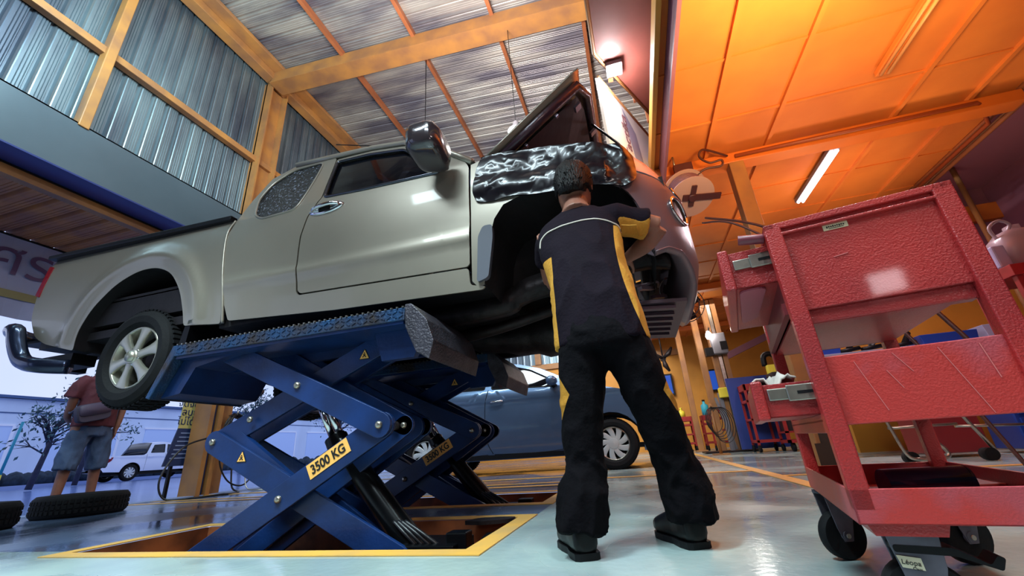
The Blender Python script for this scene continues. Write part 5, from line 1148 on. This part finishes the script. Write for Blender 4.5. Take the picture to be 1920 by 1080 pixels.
# ================================================================ other vehicles
def car(name, label, cat, loc, rotz, paint, W2, outline, dwins, wheels, topstrips, belt, tum, doors, R, style, extras=None):
    """body along x with its near side facing -y at y = 0; W2 half width"""
    t = thing(name, label, cat, (0, 0, 0)); yc = W2; PCEN[0] = Vector((0, W2, .8))
    def S0(u, z):
        y = .06*max(0, (belt-.35)-z)**2*4+(0 if z < belt else (z-belt)*tum)
        L0, L1 = min(p[0] for p in outline), max(p[0] for p in outline)
        for e, s in ((u-L0, 1), (L1-u, 1)):
            if e < .55: y += .30*(1-max(0, e)/.55)**2.2
        return y-.012*math.exp(-((z-belt+.12)/.04)**2)
    for far in (0, 1):
        S = (lambda u, z: Vector((u, 2*yc-S0(u, z), z))) if far else (lambda u, z: Vector((u, S0(u, z), z)))
        sg = 1 if far else -1
        b = panel('body_side', outline, dwins, S, paint, t, cut=.09, thick=.01)
        for w_ in dwins:
            panel('side_window', w_, [], lambda u, z: S(u, z)+Vector((0, -sg*.012, 0)), GLASS, b, cut=.5, thick=.003)
            bm = B(); tube(bm, [S(*q_)+Vector((0, sg*.0, 0)) for q_ in w_]+[S(*w_[0])], .009, 5, cap=False); obj('window_trim', bm, BLACKP, b)
        for d in doors:
            bm = B(); tube(bm, [S(*q_)+Vector((0, sg*.001, 0)) for q_ in spline([Vector((a, 0, c)) for a, c in d['seam']], 5) and [(v.x, v.z) for v in spline([Vector((a, 0, c)) for a, c in d['seam']], 5)]], .0045, 5); obj('door_seam', bm, BLACKP, b)
            h = d.get('handle')
            if h:
                c0 = S(*h); bm = B(); tube(bm, spline([c0+Vector((-.10, 0, -.0)), c0+Vector((-.07, sg*.035, 0)), c0+Vector((.06, sg*.035, .005)), c0+Vector((.09, 0, .005))], 4), .016, 8); obj('door_handle', bm, CHROME if name == 'hatchback_car' else paint, b)
        if extras: extras(t, S, sg, far)
    for nm, pts, m, crn in topstrips:
        bm = B(); rr = []
        for (x, z) in pts:
            y0 = S0(x, z); rr.append([Vector((x, y0+2*(yc-y0)*k/10, z+crn*(1-(2*k/10-1)**2))) for k in range(11)])
        loft(bm, rr, cap=False, closed=False); o = obj(nm, bm, m, t, smooth=True); o.modifiers.new('s', 'SOLIDIFY').thickness = .006
    L0, L1 = min(p[0] for p in outline), max(p[0] for p in outline)
    bm = B(); box2(bm, (L0+.4, .12, .26), (L1-.4, 2*yc-.12, .32)); box2(bm, (L0+.6, .25, .32), (L1-1.2, 2*yc-.25, .62)); obj('underbody', bm, BLACKP, t)
    for x in wheels:
        bm = B(); n = 14; a = [(x+(R+.07)*math.cos(PI*k/n), R+(R+.07)*math.sin(PI*k/n)) for k in range(n+1)]
        loft(bm, [[Vector((p[0], S0(*p)+.01, p[1])) for p in a], [Vector((p[0], .42, p[1])) for p in a]], cap=False, closed=False); obj('wheel_arch_liner', bm, BLACKP, t)
        wheel(t, (x, .13, R), R, .2, -1, style, .64); wheel(t, (x, 2*yc-.13, R), R, .2, 1, style, .64)
    t.location = loc; t.rotation_euler = (0, 0, rotz); return t
def archpts(cx, cz, r, n=12, lo_=.22):
    a0 = math.asin((lo_-cz)/r); return [(cx+r*math.cos(a), cz+r*math.sin(a)) for a in [PI-a0-(PI-2*a0)*k/n for k in range(n+1)]]
X0 = -4.1
def sh_(l, dx=0): return [(a+dx, b) for a, b in l]
# steel-blue hatchback; local x = world x
ol = [(-4.06, .45), (-3.9, .25)]+archpts(-3.22, .33, .41)+[(-2.75, .21), (-.85, .21)]+archpts(-.385, .33, .41)+[(.22, .22), (.44, .27), (.52, .50), (.47, .66), (.30, .82), (.04, .935), (-.18, 1.035), (-.49, 1.115), (-.78, 1.185), (-1.07, 1.335), (-1.33, 1.47), (-1.66, 1.575), (-2.05, 1.635), (-2.55, 1.62), (-3.1, 1.53), (-3.55, 1.38), (-3.82, 1.15), (-4.02, .95)]
w1 = fillet([(-2.09, 1.215), (-1.06, 1.165), (-1.20, 1.30), (-1.48, 1.46), (-1.75, 1.545), (-2.06, 1.575)], .03)
w2 = fillet([(-2.20, 1.22), (-2.19, 1.58), (-2.65, 1.56), (-3.05, 1.46), (-3.30, 1.30), (-3.28, 1.25)], .03)
def blue_x(t, S, sg, far):
    c0 = S(-1.14, 1.17)+Vector((0, sg*.13, .06)); bm = B(); loft(bm, [ell(c0+Vector((dx, 0, 0)), .10*s, .065*s, (0, 1, .1*sg), (0, 0, 1), 16, 2.6) for dx, s in ((-.05, .7), (0, 1), (.06, .9), (.10, .4))]); m_ = obj('door_mirror', bm, CBLUE, t, smooth=True)
    bm = B(); tube(bm, [S(-1.12, 1.16), c0+Vector((0, -sg*.05, -.03))], .025, 8); obj('mirror_arm', bm, BLACKP, m_)
    hl_ = fillet([(.10, .86), (.32, .74), (.44, .62), (.38, .60), (.16, .76)], .02); panel('headlamp', hl_, [], lambda u, z: S(u, z)+Vector((0, sg*.008, 0)), LENSM, t, cut=.2, thick=.008)
    bm = B(); bar(bm, S(-2.7, .25)+Vector((0, sg*.01, 0)), S(-.9, .25)+Vector((0, sg*.01, 0)), .02, .06); obj('sill_trim', bm, BLACKP, t)
    tl = fillet([(-4.03, .98), (-3.75, .98), (-3.8, .80), (-4.05, .78)], .02); panel('tail_lamp', tl, [], lambda u, z: S(u, z)+Vector((0, sg*.008, 0)), TAIL, t, cut=.3, thick=.008)
    fl_ = [(.36, .36), (.46, .36), (.48, .46), (.38, .46)]; panel('fog_lamp', fl_, [], lambda u, z: S(u, z)+Vector((0, sg*.008, 0)), BLACKP, t, cut=.3, thick=.008)
bc = car('hatchback_car', 'steel-blue hatchback with silver wheel covers parked behind the far scissor lift', 'car', (0, 6.1, 0), 0, CBLUE, .85, ol, [w1, w2], (-3.22, -.385),
    [('front_bumper', [(.44, .27), (.52, .50), (.47, .66)], CBLUE, 0), ('bonnet', [(.47, .66), (.30, .82), (.04, .935), (-.18, 1.035), (-.49, 1.115), (-.78, 1.185)], CBLUE, .04), ('windscreen', [(-.78, 1.185), (-1.07, 1.335), (-1.33, 1.47)], GLASS, .04), ('roof', [(-1.33, 1.47), (-1.66, 1.575), (-2.05, 1.635), (-2.55, 1.62), (-3.1, 1.53)], mat('car_roof_highlight', '#5f7ca6', .25, .5, coat=.7), .05), ('rear_window', [(-3.1, 1.53), (-3.55, 1.38)], GLASS, .04), ('tailgate', [(-3.55, 1.38), (-3.82, 1.15), (-4.02, .95), (-4.06, .45), (-3.9, .25)], CBLUE, .02)],  # roof is the body paint lightened, its highlight put into the colour
    1.17, .42, [dict(seam=[(-2.14, 1.21), (-2.2, .95), (-2.2, .5), (-2.12, .30)], handle=(-2.0, 1.02)), dict(seam=[(-1.0, 1.14), (-.96, .8), (-1.02, .5), (-1.1, .30), (-2.1, .29)]), dict(seam=[(-2.2, .29), (-2.9, .30), (-2.96, .6), (-3.25, .95), (-3.34, 1.22)], handle=(-3.05, 1.04))], .33, 'cap', blue_x)
# white pickup across the street
op = [(.02, .62), (.12, .45), (.6, .42)]+archpts(1.15, .38, .46, lo_=.42)+[(1.75, .42), (3.65, .42)]+archpts(4.25, .38, .46, lo_=.42)+[(4.85, .42), (5.2, .5), (5.25, .85), (5.1, 1.05), (4.3, 1.16), (3.9, 1.22), (3.25, 1.72), (2.6, 1.8), (1.95, 1.76), (1.72, 1.25), (1.6, 1.17), (.06, 1.14)]
pw1 = fillet([(2.72, 1.26), (3.65, 1.26), (3.2, 1.63), (2.75, 1.68)], .03); pw2 = fillet([(1.92, 1.27), (2.60, 1.27), (2.62, 1.69), (2.08, 1.65)], .03)
def white_x(t, S, sg, far):
    a = fillet([(.03, 1.08), (.30, 1.10), (.26, .95), (.06, .72)], .02); panel('tail_lamp', a, [], lambda u, z: S(u, z)+Vector((0, sg*.01, 0)), TAIL, t, cut=.3, thick=.01)
    bm = B(); bar(bm, (-.12, .3, .52), (-.12, 1.5, .52), .14, .10); obj('rear_bumper', bm, CHROME, t)
car('pickup_truck', 'white pickup truck parked across the street before the warehouse', 'pickup truck', (-24.5, 14.9, .14), PI/2, WHITE, .92, op, [pw1, pw2], (1.15, 4.25),
    [('tailgate', [(.02, .62), (.06, 1.14)], WHITE, 0), ('bed_cover', [(.06, 1.13), (1.6, 1.16)], WHITE, .0), ('rear_window', [(1.72, 1.25), (1.95, 1.76)], GLASS, .02), ('roof', [(1.95, 1.76), (2.6, 1.8), (3.25, 1.72)], WHITE, .04), ('windscreen', [(3.25, 1.72), (3.9, 1.22)], GLASS, .04), ('bonnet', [(3.9, 1.22), (4.3, 1.16), (5.1, 1.05)], WHITE, .04), ('front_bumper', [(5.1, 1.05), (5.25, .85), (5.2, .5)], WHITE, 0)],
    1.2, .25, [dict(seam=[(2.66, 1.25), (2.66, .5)], handle=(2.8, 1.08)), dict(seam=[(1.75, 1.2), (1.75, .45)], handle=(1.95, 1.08)), dict(seam=[(3.72, 1.2), (3.62, .5)])], .38, 'cap', white_x)
# ================================================================ tyres on the floor by the gate
def floor_tyre(label, c, R, h):
    t = thing('tyre', label, 'tyre', c); c = Vector(c)
    bm = B(); lathe(bm, [(.02, R*.62), (.0, R*.75), (.0, R*.93), (.03, R), (h-.03, R), (h, R*.93), (h+.004, R*.75), (h-.02, R*.62), (h-.05, R*.58), (.05, R*.58), (.02, R*.62)], c, 'z', 48); a = obj('casing', bm, RUBBER, t, smooth=True)
    bm = B()
    for k in range(52):
        a_ = 2*PI*k/52; d = Vector((math.cos(a_), math.sin(a_), 0)); x = Vector((-d.y, d.x, 0))
        for z in (.28, .5, .72): box(bm, c+d*R+Vector((0, 0, h*z)), (R*.075, .012, h*.16), Matrix((x, d, Vector((0, 0, 1)))).transposed())
    o = obj('tread', bm, RUBBER, a)
floor_tyre('black tyre lying flat on the floor in front of the man outside the gate', (-5.72, 3.36, .0), .37, .205)
floor_tyre('black tyre lying flat, cut by the left picture edge', (-5.42, 2.33, .0), .37, .205)
# ================================================================ cables at the gate column
t = thing('cable_coil', 'coiled black cable hanging on the yellow gate column', 'cable', (-6.33, 5.5, 1.0))
bm = B()
for k in range(6):
    c = Vector((-6.34+.012*k, 5.52+rnd.uniform(-.03, .03), .98+rnd.uniform(-.04, .03))); r = .17+rnd.uniform(-.03, .05)
    tube(bm, [c+Vector((.01*math.sin(a*3), r*.85*math.cos(a), r*1.15*math.sin(a))) for a in [2*PI*i/24 for i in range(25)]], .011, 6, cap=False)
obj('coil', bm, HOSE, t)
bm = B(); tube(bm, [(-6.45, 5.5, 1.16), (-6.28, 5.5, 1.17), (-6.27, 5.5, 1.22)], .012, 6); obj('hook', bm, STEEL, t)
def cable(label, pts, r, m=HOSE, name='cable', cat='cable'):
    bm = B(); tube(bm, spline(pts, 7), r, 7); o = obj(name, bm, m, smooth=True); return tagp(o, label, cat)
cable('black cable looping from the coil down to the floor left of the gate column', [(-6.3, 5.45, 1.1), (-6.3, 5.2, .85), (-6.3, 4.75, .68), (-6.28, 4.5, .3), (-6.2, 4.55, .03), (-5.95, 4.75, .013), (-5.9, 5.1, .013), (-6.0, 5.5, .014), (-6.28, 5.6, .12), (-6.33, 5.55, .8)], .013)
cable('black cable drooping below the coil on the right side of the gate column', [(-6.3, 5.4, .9), (-6.28, 5.32, .5), (-6.26, 5.5, .18), (-6.2, 5.75, .10), (-6.2, 5.9, .35), (-6.3, 5.75, .8)], .012)
cable('grey cable end lying on the floor right of the gate column', [(-6.3, 5.6, .75), (-6.24, 5.75, .4), (-6.1, 5.72, .06), (-5.9, 5.8, .012), (-5.75, 5.95, .012)], .009, STEEL)
# ================================================================ overhead things
def tube_lamp(label, x, y0, y1, z, lit):
    t = thing('fluorescent_lamp', label, 'lamp', (x, (y0+y1)/2, z)); bm = B(); box2(bm, (x-.055, y0-.03, z+.012), (x+.055, y1+.03, z+.06)); obj('housing', bm, GREY if lit else ORANGE, t, bevel=.004)
    for dx in (-.028, .028):
        bm = B(); tube(bm, [(x+dx, y0, z), (x+dx, y1, z)], .016, 10); obj('tube', bm, TUBE if lit else TUBEOFF, t)
    for yy in (y0+.1, y1-.1):
        bm = B(); tube(bm, [(x, yy, z+.05), (x, yy, MZ)], .005, 5); obj('hanger', bm, STEEL, t)
tube_lamp('bright twin fluorescent lamp under the orange ceiling above the red trolley', 2.61, 4.74, 5.86, 3.25, True)
tube_lamp('unlit twin fluorescent lamp under the orange ceiling near the top picture edge', 2.60, 2.2, 3.64, 3.25, False)
t = thing('flood_lamp', 'bright flood lamp fixed under the brown soffit beside the mezzanine', 'lamp', (.36, 3.46, 3.96))
bm = B(); box(bm, (.34, 3.42, 3.965), (.16, .16, .05)); obj('housing', bm, GREY, t); bm = B(); box(bm, (.34, 3.42, 3.935), (.11, .11, .012)); obj('lens', bm, BULB, t)
t = thing('pendant_lamp', 'bright pendant lamp hanging on a wire behind the raised bonnet', 'lamp', (-1.147, 5.2, 5.16))
bm = B(); tube(bm, [(-1.147, 5.2, 5.3), (-1.15, 5.2, 7.62)], .006, 5); obj('wire', bm, BLACKP, t); bm = B(); lathe(bm, [(.20, .015), (.16, .05), (.08, .06), (.0, .14), (-.01, .14)], (-1.147, 5.2, 5.14), 'z', 20); obj('lamp_shade', bm, GREY, t, smooth=True)
bm = B(); lathe(bm, [(-.09, 0), (-.075, .035), (-.03, .05), (.02, .035), (.05, .02)], (-1.147, 5.2, 5.14), 'z', 14); obj('bulb', bm, BULB, t, smooth=True)
t = thing('hook_wire', 'thin wire hanging from the roof above the pickup door mirror', 'wire', (-1.7, 5.2, 6.5)); bm = B(); tube(bm, [(-3.0, 5.6, 7.93), (-3.0, 5.6, 5.6)], .008, 5); obj('strand', bm, BLACKP, t)
# white board with script and grey shape
t = thing('advertising_board', 'white advertising board with grey slanted shape and script lettering behind the raised bonnet', 'board', (.48, 4.17, 3.45))
a, b = Vector((.165, 3.50, 0)), Vector((.775, 4.81, 0)); dd = (b-a).normalized(); nn = Vector((dd.y, -dd.x, 0))
bm = B(); prism(bm, [(0, 2.8), (1.45, 2.8), (1.45, 4.0), (0, 4.0)], lambda p, k: a+dd*p[0]+Vector((0, 0, p[1]))-nn*(.03*k)); bd = obj('board_panel', bm, WHITEB, t)
if nn.x > 0: nn2 = nn
f0 = nn*.004 if nn.y < 0 else -nn*.004; nrm = f0.normalized()
def bp(u, z): return a+dd*u+Vector((0, 0, z))+nrm*(.004 if nrm.dot(-nn) < 0 else .034)
bm = B(); prism(bm, [(.52, 3.93), (.80, 3.72), (.88, 3.18), (.66, 3.1)], lambda p, k: bp(*p)+nrm*.002*k); obj('printed_shape', bm, mat('print_grey', '#8a8496', .5), bd)
text('lettering', 'Tactika', .22, mat('print_red', '#7c4a50', .5), bd, basis(bp(.50, 3.50)+nrm*.004, Vector((0, 0, 1)), -dd, nrm)) if True else None
bm = B(); tube(bm, [a+Vector((0, 0, 4.0)), b+Vector((0, 0, 4.0))], .02, 6); tube(bm, [b+Vector((0, 0, 4.0)), b+Vector((0, 0, 2.8))], .02, 6); obj('board_frame', bm, BEAM, t)
# hose reel
t = thing('hose_reel', 'round pale hose reel with dark bracket hanging right of the pickup nose', 'hose reel', (.93, 4.2, 2.8))
ax = Vector((.12, -.50, -.86)).normalized(); xx, yy = frame(ax)
def rp_(c, r, d): return [Vector(c)+ax*d+(xx*math.cos(k*PI/16)+yy*math.sin(k*PI/16))*r for k in range(32)]
c = Vector((.925, 4.22, 2.74))
bm = B(); loft(bm, [rp_(c, .235, 0), rp_(c, .235, .012)]); obj('flange', bm, mat('reel_pale', '#b08a84', .5), t)
bm = B(); loft(bm, [rp_(c-ax*.22, .225, 0), rp_(c-ax*.22, .225, .012)]); obj('flange', bm, mat('reel_pale', '#b08a84', .5), t)
bm = B(); loft(bm, [rp_(c-ax*.21, .17, 0), rp_(c, .17, 0)], cap=False)
for k in range(7): tube(bm, rp_(c-ax*(.03+.027*k), .18, 0)+[rp_(c-ax*(.03+.027*k), .18, 0)[0]], .014, 6, cap=False)
obj('wound_hose', bm, mat('hose_mauve', '#6a4450', .5), t, smooth=True)
bm = B(); bar(bm, c+ax*.02-xx*.30, c+ax*.02+xx*.10, .07, .02, up=ax); bar(bm, c+ax*.025-yy*.10, c+ax*.025+yy*.14, .05, .02, up=ax); loft(bm, [rp_(c, .05, .01), rp_(c, .04, .05)]); obj('bracket', bm, mat('reel_bracket', '#42191c', .5), t)
bm = B(); box(bm, (.93, 4.3, 3.12), (.20, .05, .20)); bx_ = obj('motor_box', bm, mat('reel_box', '#46181a', .5), t, bevel=.005); bm = B(); box(bm, (.97, 4.27, 3.02), (.07, .03, .035)); obj('rating_plate', bm, WHITEB, bx_)
bm = B(); tube(bm, [(.85, 4.3, 3.2), (.85, 4.3, 3.34)], .012, 6); tube(bm, [(.95, 4.32, 3.0), (.93, 4.25, 2.85)], .02, 6); obj('hanger', bm, STEEL, t)
cable('black cable hanging in loops between the hose reel box and the yellow beam', [(1.0, 4.25, 2.98), (1.12, 4.2, 3.03), (1.28, 4.2, 3.03), (1.30, 4.2, 3.10), (1.18, 4.2, 3.10), (1.10, 4.2, 3.20), (1.16, 4.2, 3.28), (1.42, 4.36, 3.24)], .012, mat('cable_brown', '#4a2018', .5))
cable('upper thin hose running down from the reel to behind the red trolley', [(1.0, 4.2, 2.45), (1.3, 3.6, 1.95), (1.72, 3.0, 1.1), (2.0, 2.7, .012), (2.3, 2.6, .012)], .012, mat('cable_brown', '#4a2018', .5), 'air_hose', 'hose')
cable('lower thin hose running down from the reel to behind the red trolley', [(.96, 4.2, 2.40), (1.15, 3.7, 2.05), (1.55, 3.1, 1.1), (1.8, 2.8, .012), (2.0, 3.0, .012)], .010, mat('cable_brown', '#4a2018', .5), 'air_hose', 'hose')
bm = B(); tube(bm, [(1.50, 4.38, 3.23), (3.70, 4.38, 3.23), (3.78, 4.45, 3.23), (4.05, 4.80, 3.23), (4.05, 9, 3.23)], .022, 8); o = struct('trim_25', bm, mat('pipe_rust', '#8a3c18', .5))
t = thing('wall_fan', 'round wire cage fan hanging under the ceiling behind the pickup nose', 'fan', (1.1, 7.5, 2.5))
bm = B()
for r in (.32, .24, .15, .07): tube(bm, [Vector((1.08+r*math.cos(k*PI/14), 7.45-(.32-r)*.2, 2.50+r*math.sin(k*PI/14))) for k in range(29)], .008, 5, cap=False)
for k in range(16): a_ = 2*PI*k/16; tube(bm, [(1.08, 7.38, 2.5), (1.08+.32*math.cos(a_), 7.45, 2.5+.32*math.sin(a_))], .004, 4)
obj('cage', bm, DARK2, t); bm = B()
for k in range(4):
    a_ = PI*k/2+.4; d = Vector((math.cos(a_), 0, math.sin(a_))); x = Vector((-d.z, 0, d.x)); loft(bm, [ell(Vector((1.08, 7.5, 2.5))+d*r, w, .008, tuple(x+Vector((0, .3, 0))), tuple(d.cross(x)), 10) for r, w in ((.03, .03), (.15, .08), (.28, .06))])
obj('blades', bm, DARK2, t); bm = B(); tube(bm, [(1.08, 7.5, 2.5), (1.08, 7.66, 2.5)], .07, 12); tube(bm, [(1.08, 7.6, 2.5), (1.08, 7.6, 3.34)], .02, 8); obj('motor', bm, DARK2, t)
t = thing('wall_fan', 'dark fan with slanted blades by the back wall left of the two thin poles', 'fan', (.9, 12, 2.4)); bm = B()
for k in range(3): a_ = 2*PI*k/3+.6; tube(bm, [(.9, 12, 2.4), (.9+.2*math.cos(a_), 11.98, 2.4+.2*math.sin(a_)), (.9+.38*math.cos(a_+.2), 12, 2.4+.38*math.sin(a_+.2))], [.03, .07, .03], 6)
obj('blades', bm, DARK2, t); bm = B(); tube(bm, [(.9, 12, 2.4), (.9, 12.15, 2.4)], .08, 10); tube(bm, [(.9, 12.1, 2.4), (.9, 12.1, 3.3)], .02, 6); obj('motor', bm, DARK2, t)
# ================================================================ back of the shop
def lift_column():
    t = thing('lift_column', 'tall yellow and grey two-post lift column with motor box at the back', 'lift column', (1.95, 10.2, 0)); x, y = 1.95, 10.2
    bm = B(); box2(bm, (x-.15, y-.12, 0), (x-.05, y+.1, 3.3)); box2(bm, (x+.05, y-.12, 0), (x+.15, y+.1, 3.3)); box2(bm, (x-.15, y+.06, 0), (x+.15, y+.1, 3.3)); obj('column', bm, BEAM, t, bevel=.005)
    bm = B(); box2(bm, (x-.04, y-.1, .02), (x+.03, y-.02, 3.3)); obj('guide', bm, STEEL, t); bm = B(); box2(bm, (x-.22, y-.14, .0), (x-.15, y+.04, 1.2)); bar(bm, (x-.3, y-.1, 1.1), (x-.12, y-.1, .05), .05, .05); obj('arm', bm, GREY, t)
    bm = B(); box2(bm, (x-.75, y-.35, 0), (x+.3, y+.3, .03)); obj('base_plate', bm, DARK2, t)
    bm = B(); box2(bm, (x-.14, y-.3, 2.0), (x+.16, y-.12, 2.46)); mb = obj('motor_box', bm, GREY, t, bevel=.02); bm = B(); box2(bm, (x+.02, y-.32, 2.08), (x+.16, y-.3, 2.26)); obj('switch_panel', bm, BLACKP, mb); bm = B(); box2(bm, (x-.3, y-.28, 1.98), (x-.15, y-.12, 2.16)); obj('pump', bm, BLACKP, t)
    bm = B(); box2(bm, (x-.22, y-.3, 1.08), (x+.02, y-.14, 1.28)); obj('yellow_box', bm, YBRIGHT, t, bevel=.01)
lift_column()
t = thing('work_lamp', 'bright bulb left of the motor box on the lift column', 'lamp', (1.80, 9.95, 2.47)); bm = B(); lathe(bm, [(-.11, 0), (-.09, .05), (-.03, .07), (.03, .05), (.08, .02)], (1.79, 9.93, 2.45), 'z', 14); obj('bulb', bm, BULB, t, smooth=True); bm = B(); tube(bm, [(1.79, 9.93, 2.5), (1.85, 10.05, 2.62)], .02, 6); obj('lamp_holder', bm, BLACKP, t)
point('work_lamp_light', (1.79, 9.85, 2.42), 14, (1, .95, .85), .07)
for x0, x1, lb in ((.80, 1.14, 'left of the two blue screens on the back wall, half behind the mechanic'), (2.22, 2.55, 'right of the two blue screens on the back wall, beside the lift column')):
    t = thing('wall_screen', lb, 'screen', ((x0+x1)/2, 13.9, 1.9)); bm = B(); box2(bm, (x0-.05, 13.86, 1.57), (x1+.05, 13.92, 2.22)); obj('bezel', bm, BLACKP, t); bm = B(); box2(bm, (x0, 13.85, 1.62), (x1, 13.862, 2.17)); obj('display', bm, TV, t)
def bg_cart(label, x, y, w, d, z, seed, group=None, drawers=2):
    rd = random.Random(seed); t = thing('tool_trolley', label, 'tool trolley', (x, y, 0), group=group)
    for px_, py_ in ((x, y), (x+w-.04, y), (x, y+d-.04), (x+w-.04, y+d-.04)):
        bm = B(); box2(bm, (px_, py_, .12), (px_+.04, py_+.04, z)); obj('post', bm, REDD, t)
        bm = B(); tube(bm, [(px_, py_+.02, .06), (px_+.04, py_+.02, .06)], .06, 12); obj('caster_wheel', bm, RUBBER, t)
    for zz, h in ((.16, .05), (z*.45, .04), (z*.72, .05), (z-.12, .12)):
        bm = B(); box2(bm, (x, y, zz), (x+w, y+d, zz+h)); obj('shelf', bm, REDD, t, bevel=.004)
    return t
bg_cart('tall red shelved trolley just right of the lift column, blue panel behind it', 2.0, 9.0, .42, .5, 1.22, 1)
t = thing('tool_cabinet', 'tall dark cabinet between the lift column trolley and the foreground trolley', 'cabinet', (2.5, 8.8, 0)); bm = B(); box2(bm, (2.42, 8.55, .32), (2.74, 8.95, 1.34)); obj('cabinet_body', bm, mat('cabinet_dark', '#1a0f14', .5), t, bevel=.01); bm = B(); box2(bm, (2.36, 8.5, .14), (2.74, 8.95, .19)); box2(bm, (2.36, 8.5, .3), (2.74, 8.95, .33)); box2(bm, (2.36, 8.5, .14), (2.41, 8.55, .55)); obj('red_base', bm, REDD, t)
for x in (2.42, 2.66):
    bm = B(); tube(bm, [(x, 8.6, .07), (x+.05, 8.6, .07)], .07, 12); obj('caster_wheel', bm, RUBBER, t)
bm = B(); box2(bm, (1.84, 9.6, .05), (2.7, 9.66, 1.42)); o = obj('blue_panel', bm, mat('panel_blue', '#27408e', .5)); tagp(o, 'blue painted panel standing behind the tall red trolley', 'panel')
t = thing('power_tool', 'black power tool with bright yellow battery pack on top of the dark cabinet', 'tool', (2.45, 8.85, 1.34)); bm = B(); box2(bm, (2.44, 8.75, 1.342), (2.62, 8.9, 1.50)); obj('battery', bm, YBRIGHT, t, bevel=.01); bm = B(); tube(bm, spline([(2.44, 8.9, 1.50), (2.46, 8.9, 1.68), (2.58, 8.9, 1.72), (2.68, 8.9, 1.60), (2.70, 8.9, 1.42)], 4), .05, 8); obj('tool_body', bm, BLACKP, t, smooth=True)
bg_cart('small red trolley at the back left of the two yellow poles foot', 1.05, 12.4, .3, .4, .86, 2); bg_cart('small red trolley at the back between the two thin yellow poles', 1.52, 11.9, .34, .4, .84, 3); bg_cart('dark red trolley just left of the lift column', 1.62, 9.35+1.6, .36, .5, .95, 4)
for c, m, lb, nm in (((1.12, 12.5, .86), YBRIGHT, 'bright yellow canister on the leftmost small trolley at the back', 'canister'), ((1.66, 12.0, .84), mat('cyan_plastic', '#3ab0c8', .4), 'tall cyan spray bottle on the small trolley between the poles', 'spray_bottle')):
    t = thing(nm, lb, 'bottle', c); bm = B(); h = .2 if 'yellow' in lb else .34; lathe(bm, [(0, 0), (0, .09), (h*.7, .09), (h*.85, .03), (h, .03), (h, 0)], c, 'z', 14); obj('bottle_body', bm, m, t, smooth=True); bm = B(); lathe(bm, [(h, 0), (h, .035), (h+.04, .035), (h+.04, 0)], c, 'z', 10); obj('cap', bm, BLACKP if 'cyan' in lb else YBRIGHT, t)
t = thing('hose_coil', 'dark coiled air hose hanging on its stand left of the lift column', 'hose', (1.35, 9, .7)); bm = B()
for k in range(6):
    r = .19+.016*k; tube(bm, [Vector((1.36+.03*k+r*.75*math.cos(a_), 9+.01*k, .62-.02*k+r*1.2*math.sin(a_))) for a_ in [2*PI*i/22 for i in range(23)]], .007, 6, cap=False)
obj('coil', bm, HOSE, t); bm = B(); tube(bm, [(1.36, 9.06, 0), (1.36, 9.06, .92)], .03, 8); tube(bm, [(1.36, 9.08, .86), (1.36, 8.92, .88)], .015, 6); box2(bm, (1.22, 8.95, 0), (1.5, 9.2, .02)); obj('stand', bm, BEAM, t)
bm = B(); bar(bm, (2.45, 12, 2.25), (3.9, 12, 2.8), .12, .16); o = struct('trim_26', bm, mat('duct_mauve', '#6e4658', .5))

# groups of repeats
for o in bpy.data.objects:
    if o.parent or 'label' not in o: continue
    n = o.name.split('.')[0]
    g = {'tyre': 'tyres lying on the floor by the gate', 'street_tree': 'trees along the street', 'wall_screen': 'blue screens on the back wall', 'scissor_lift': 'scissor lifts under the pickup', 'storage_bin': 'bins on the workbench', 'fluorescent_lamp': 'fluorescent lamps under the mezzanine', 'hand_tool': 'tools lying on the workbench', 'air_hose': 'hoses running from the reel'}.get(n)
    if n == 'tool_trolley' and o.location.y > 8: g = 'red trolleys at the back of the shop'
    if g: o['group'] = g
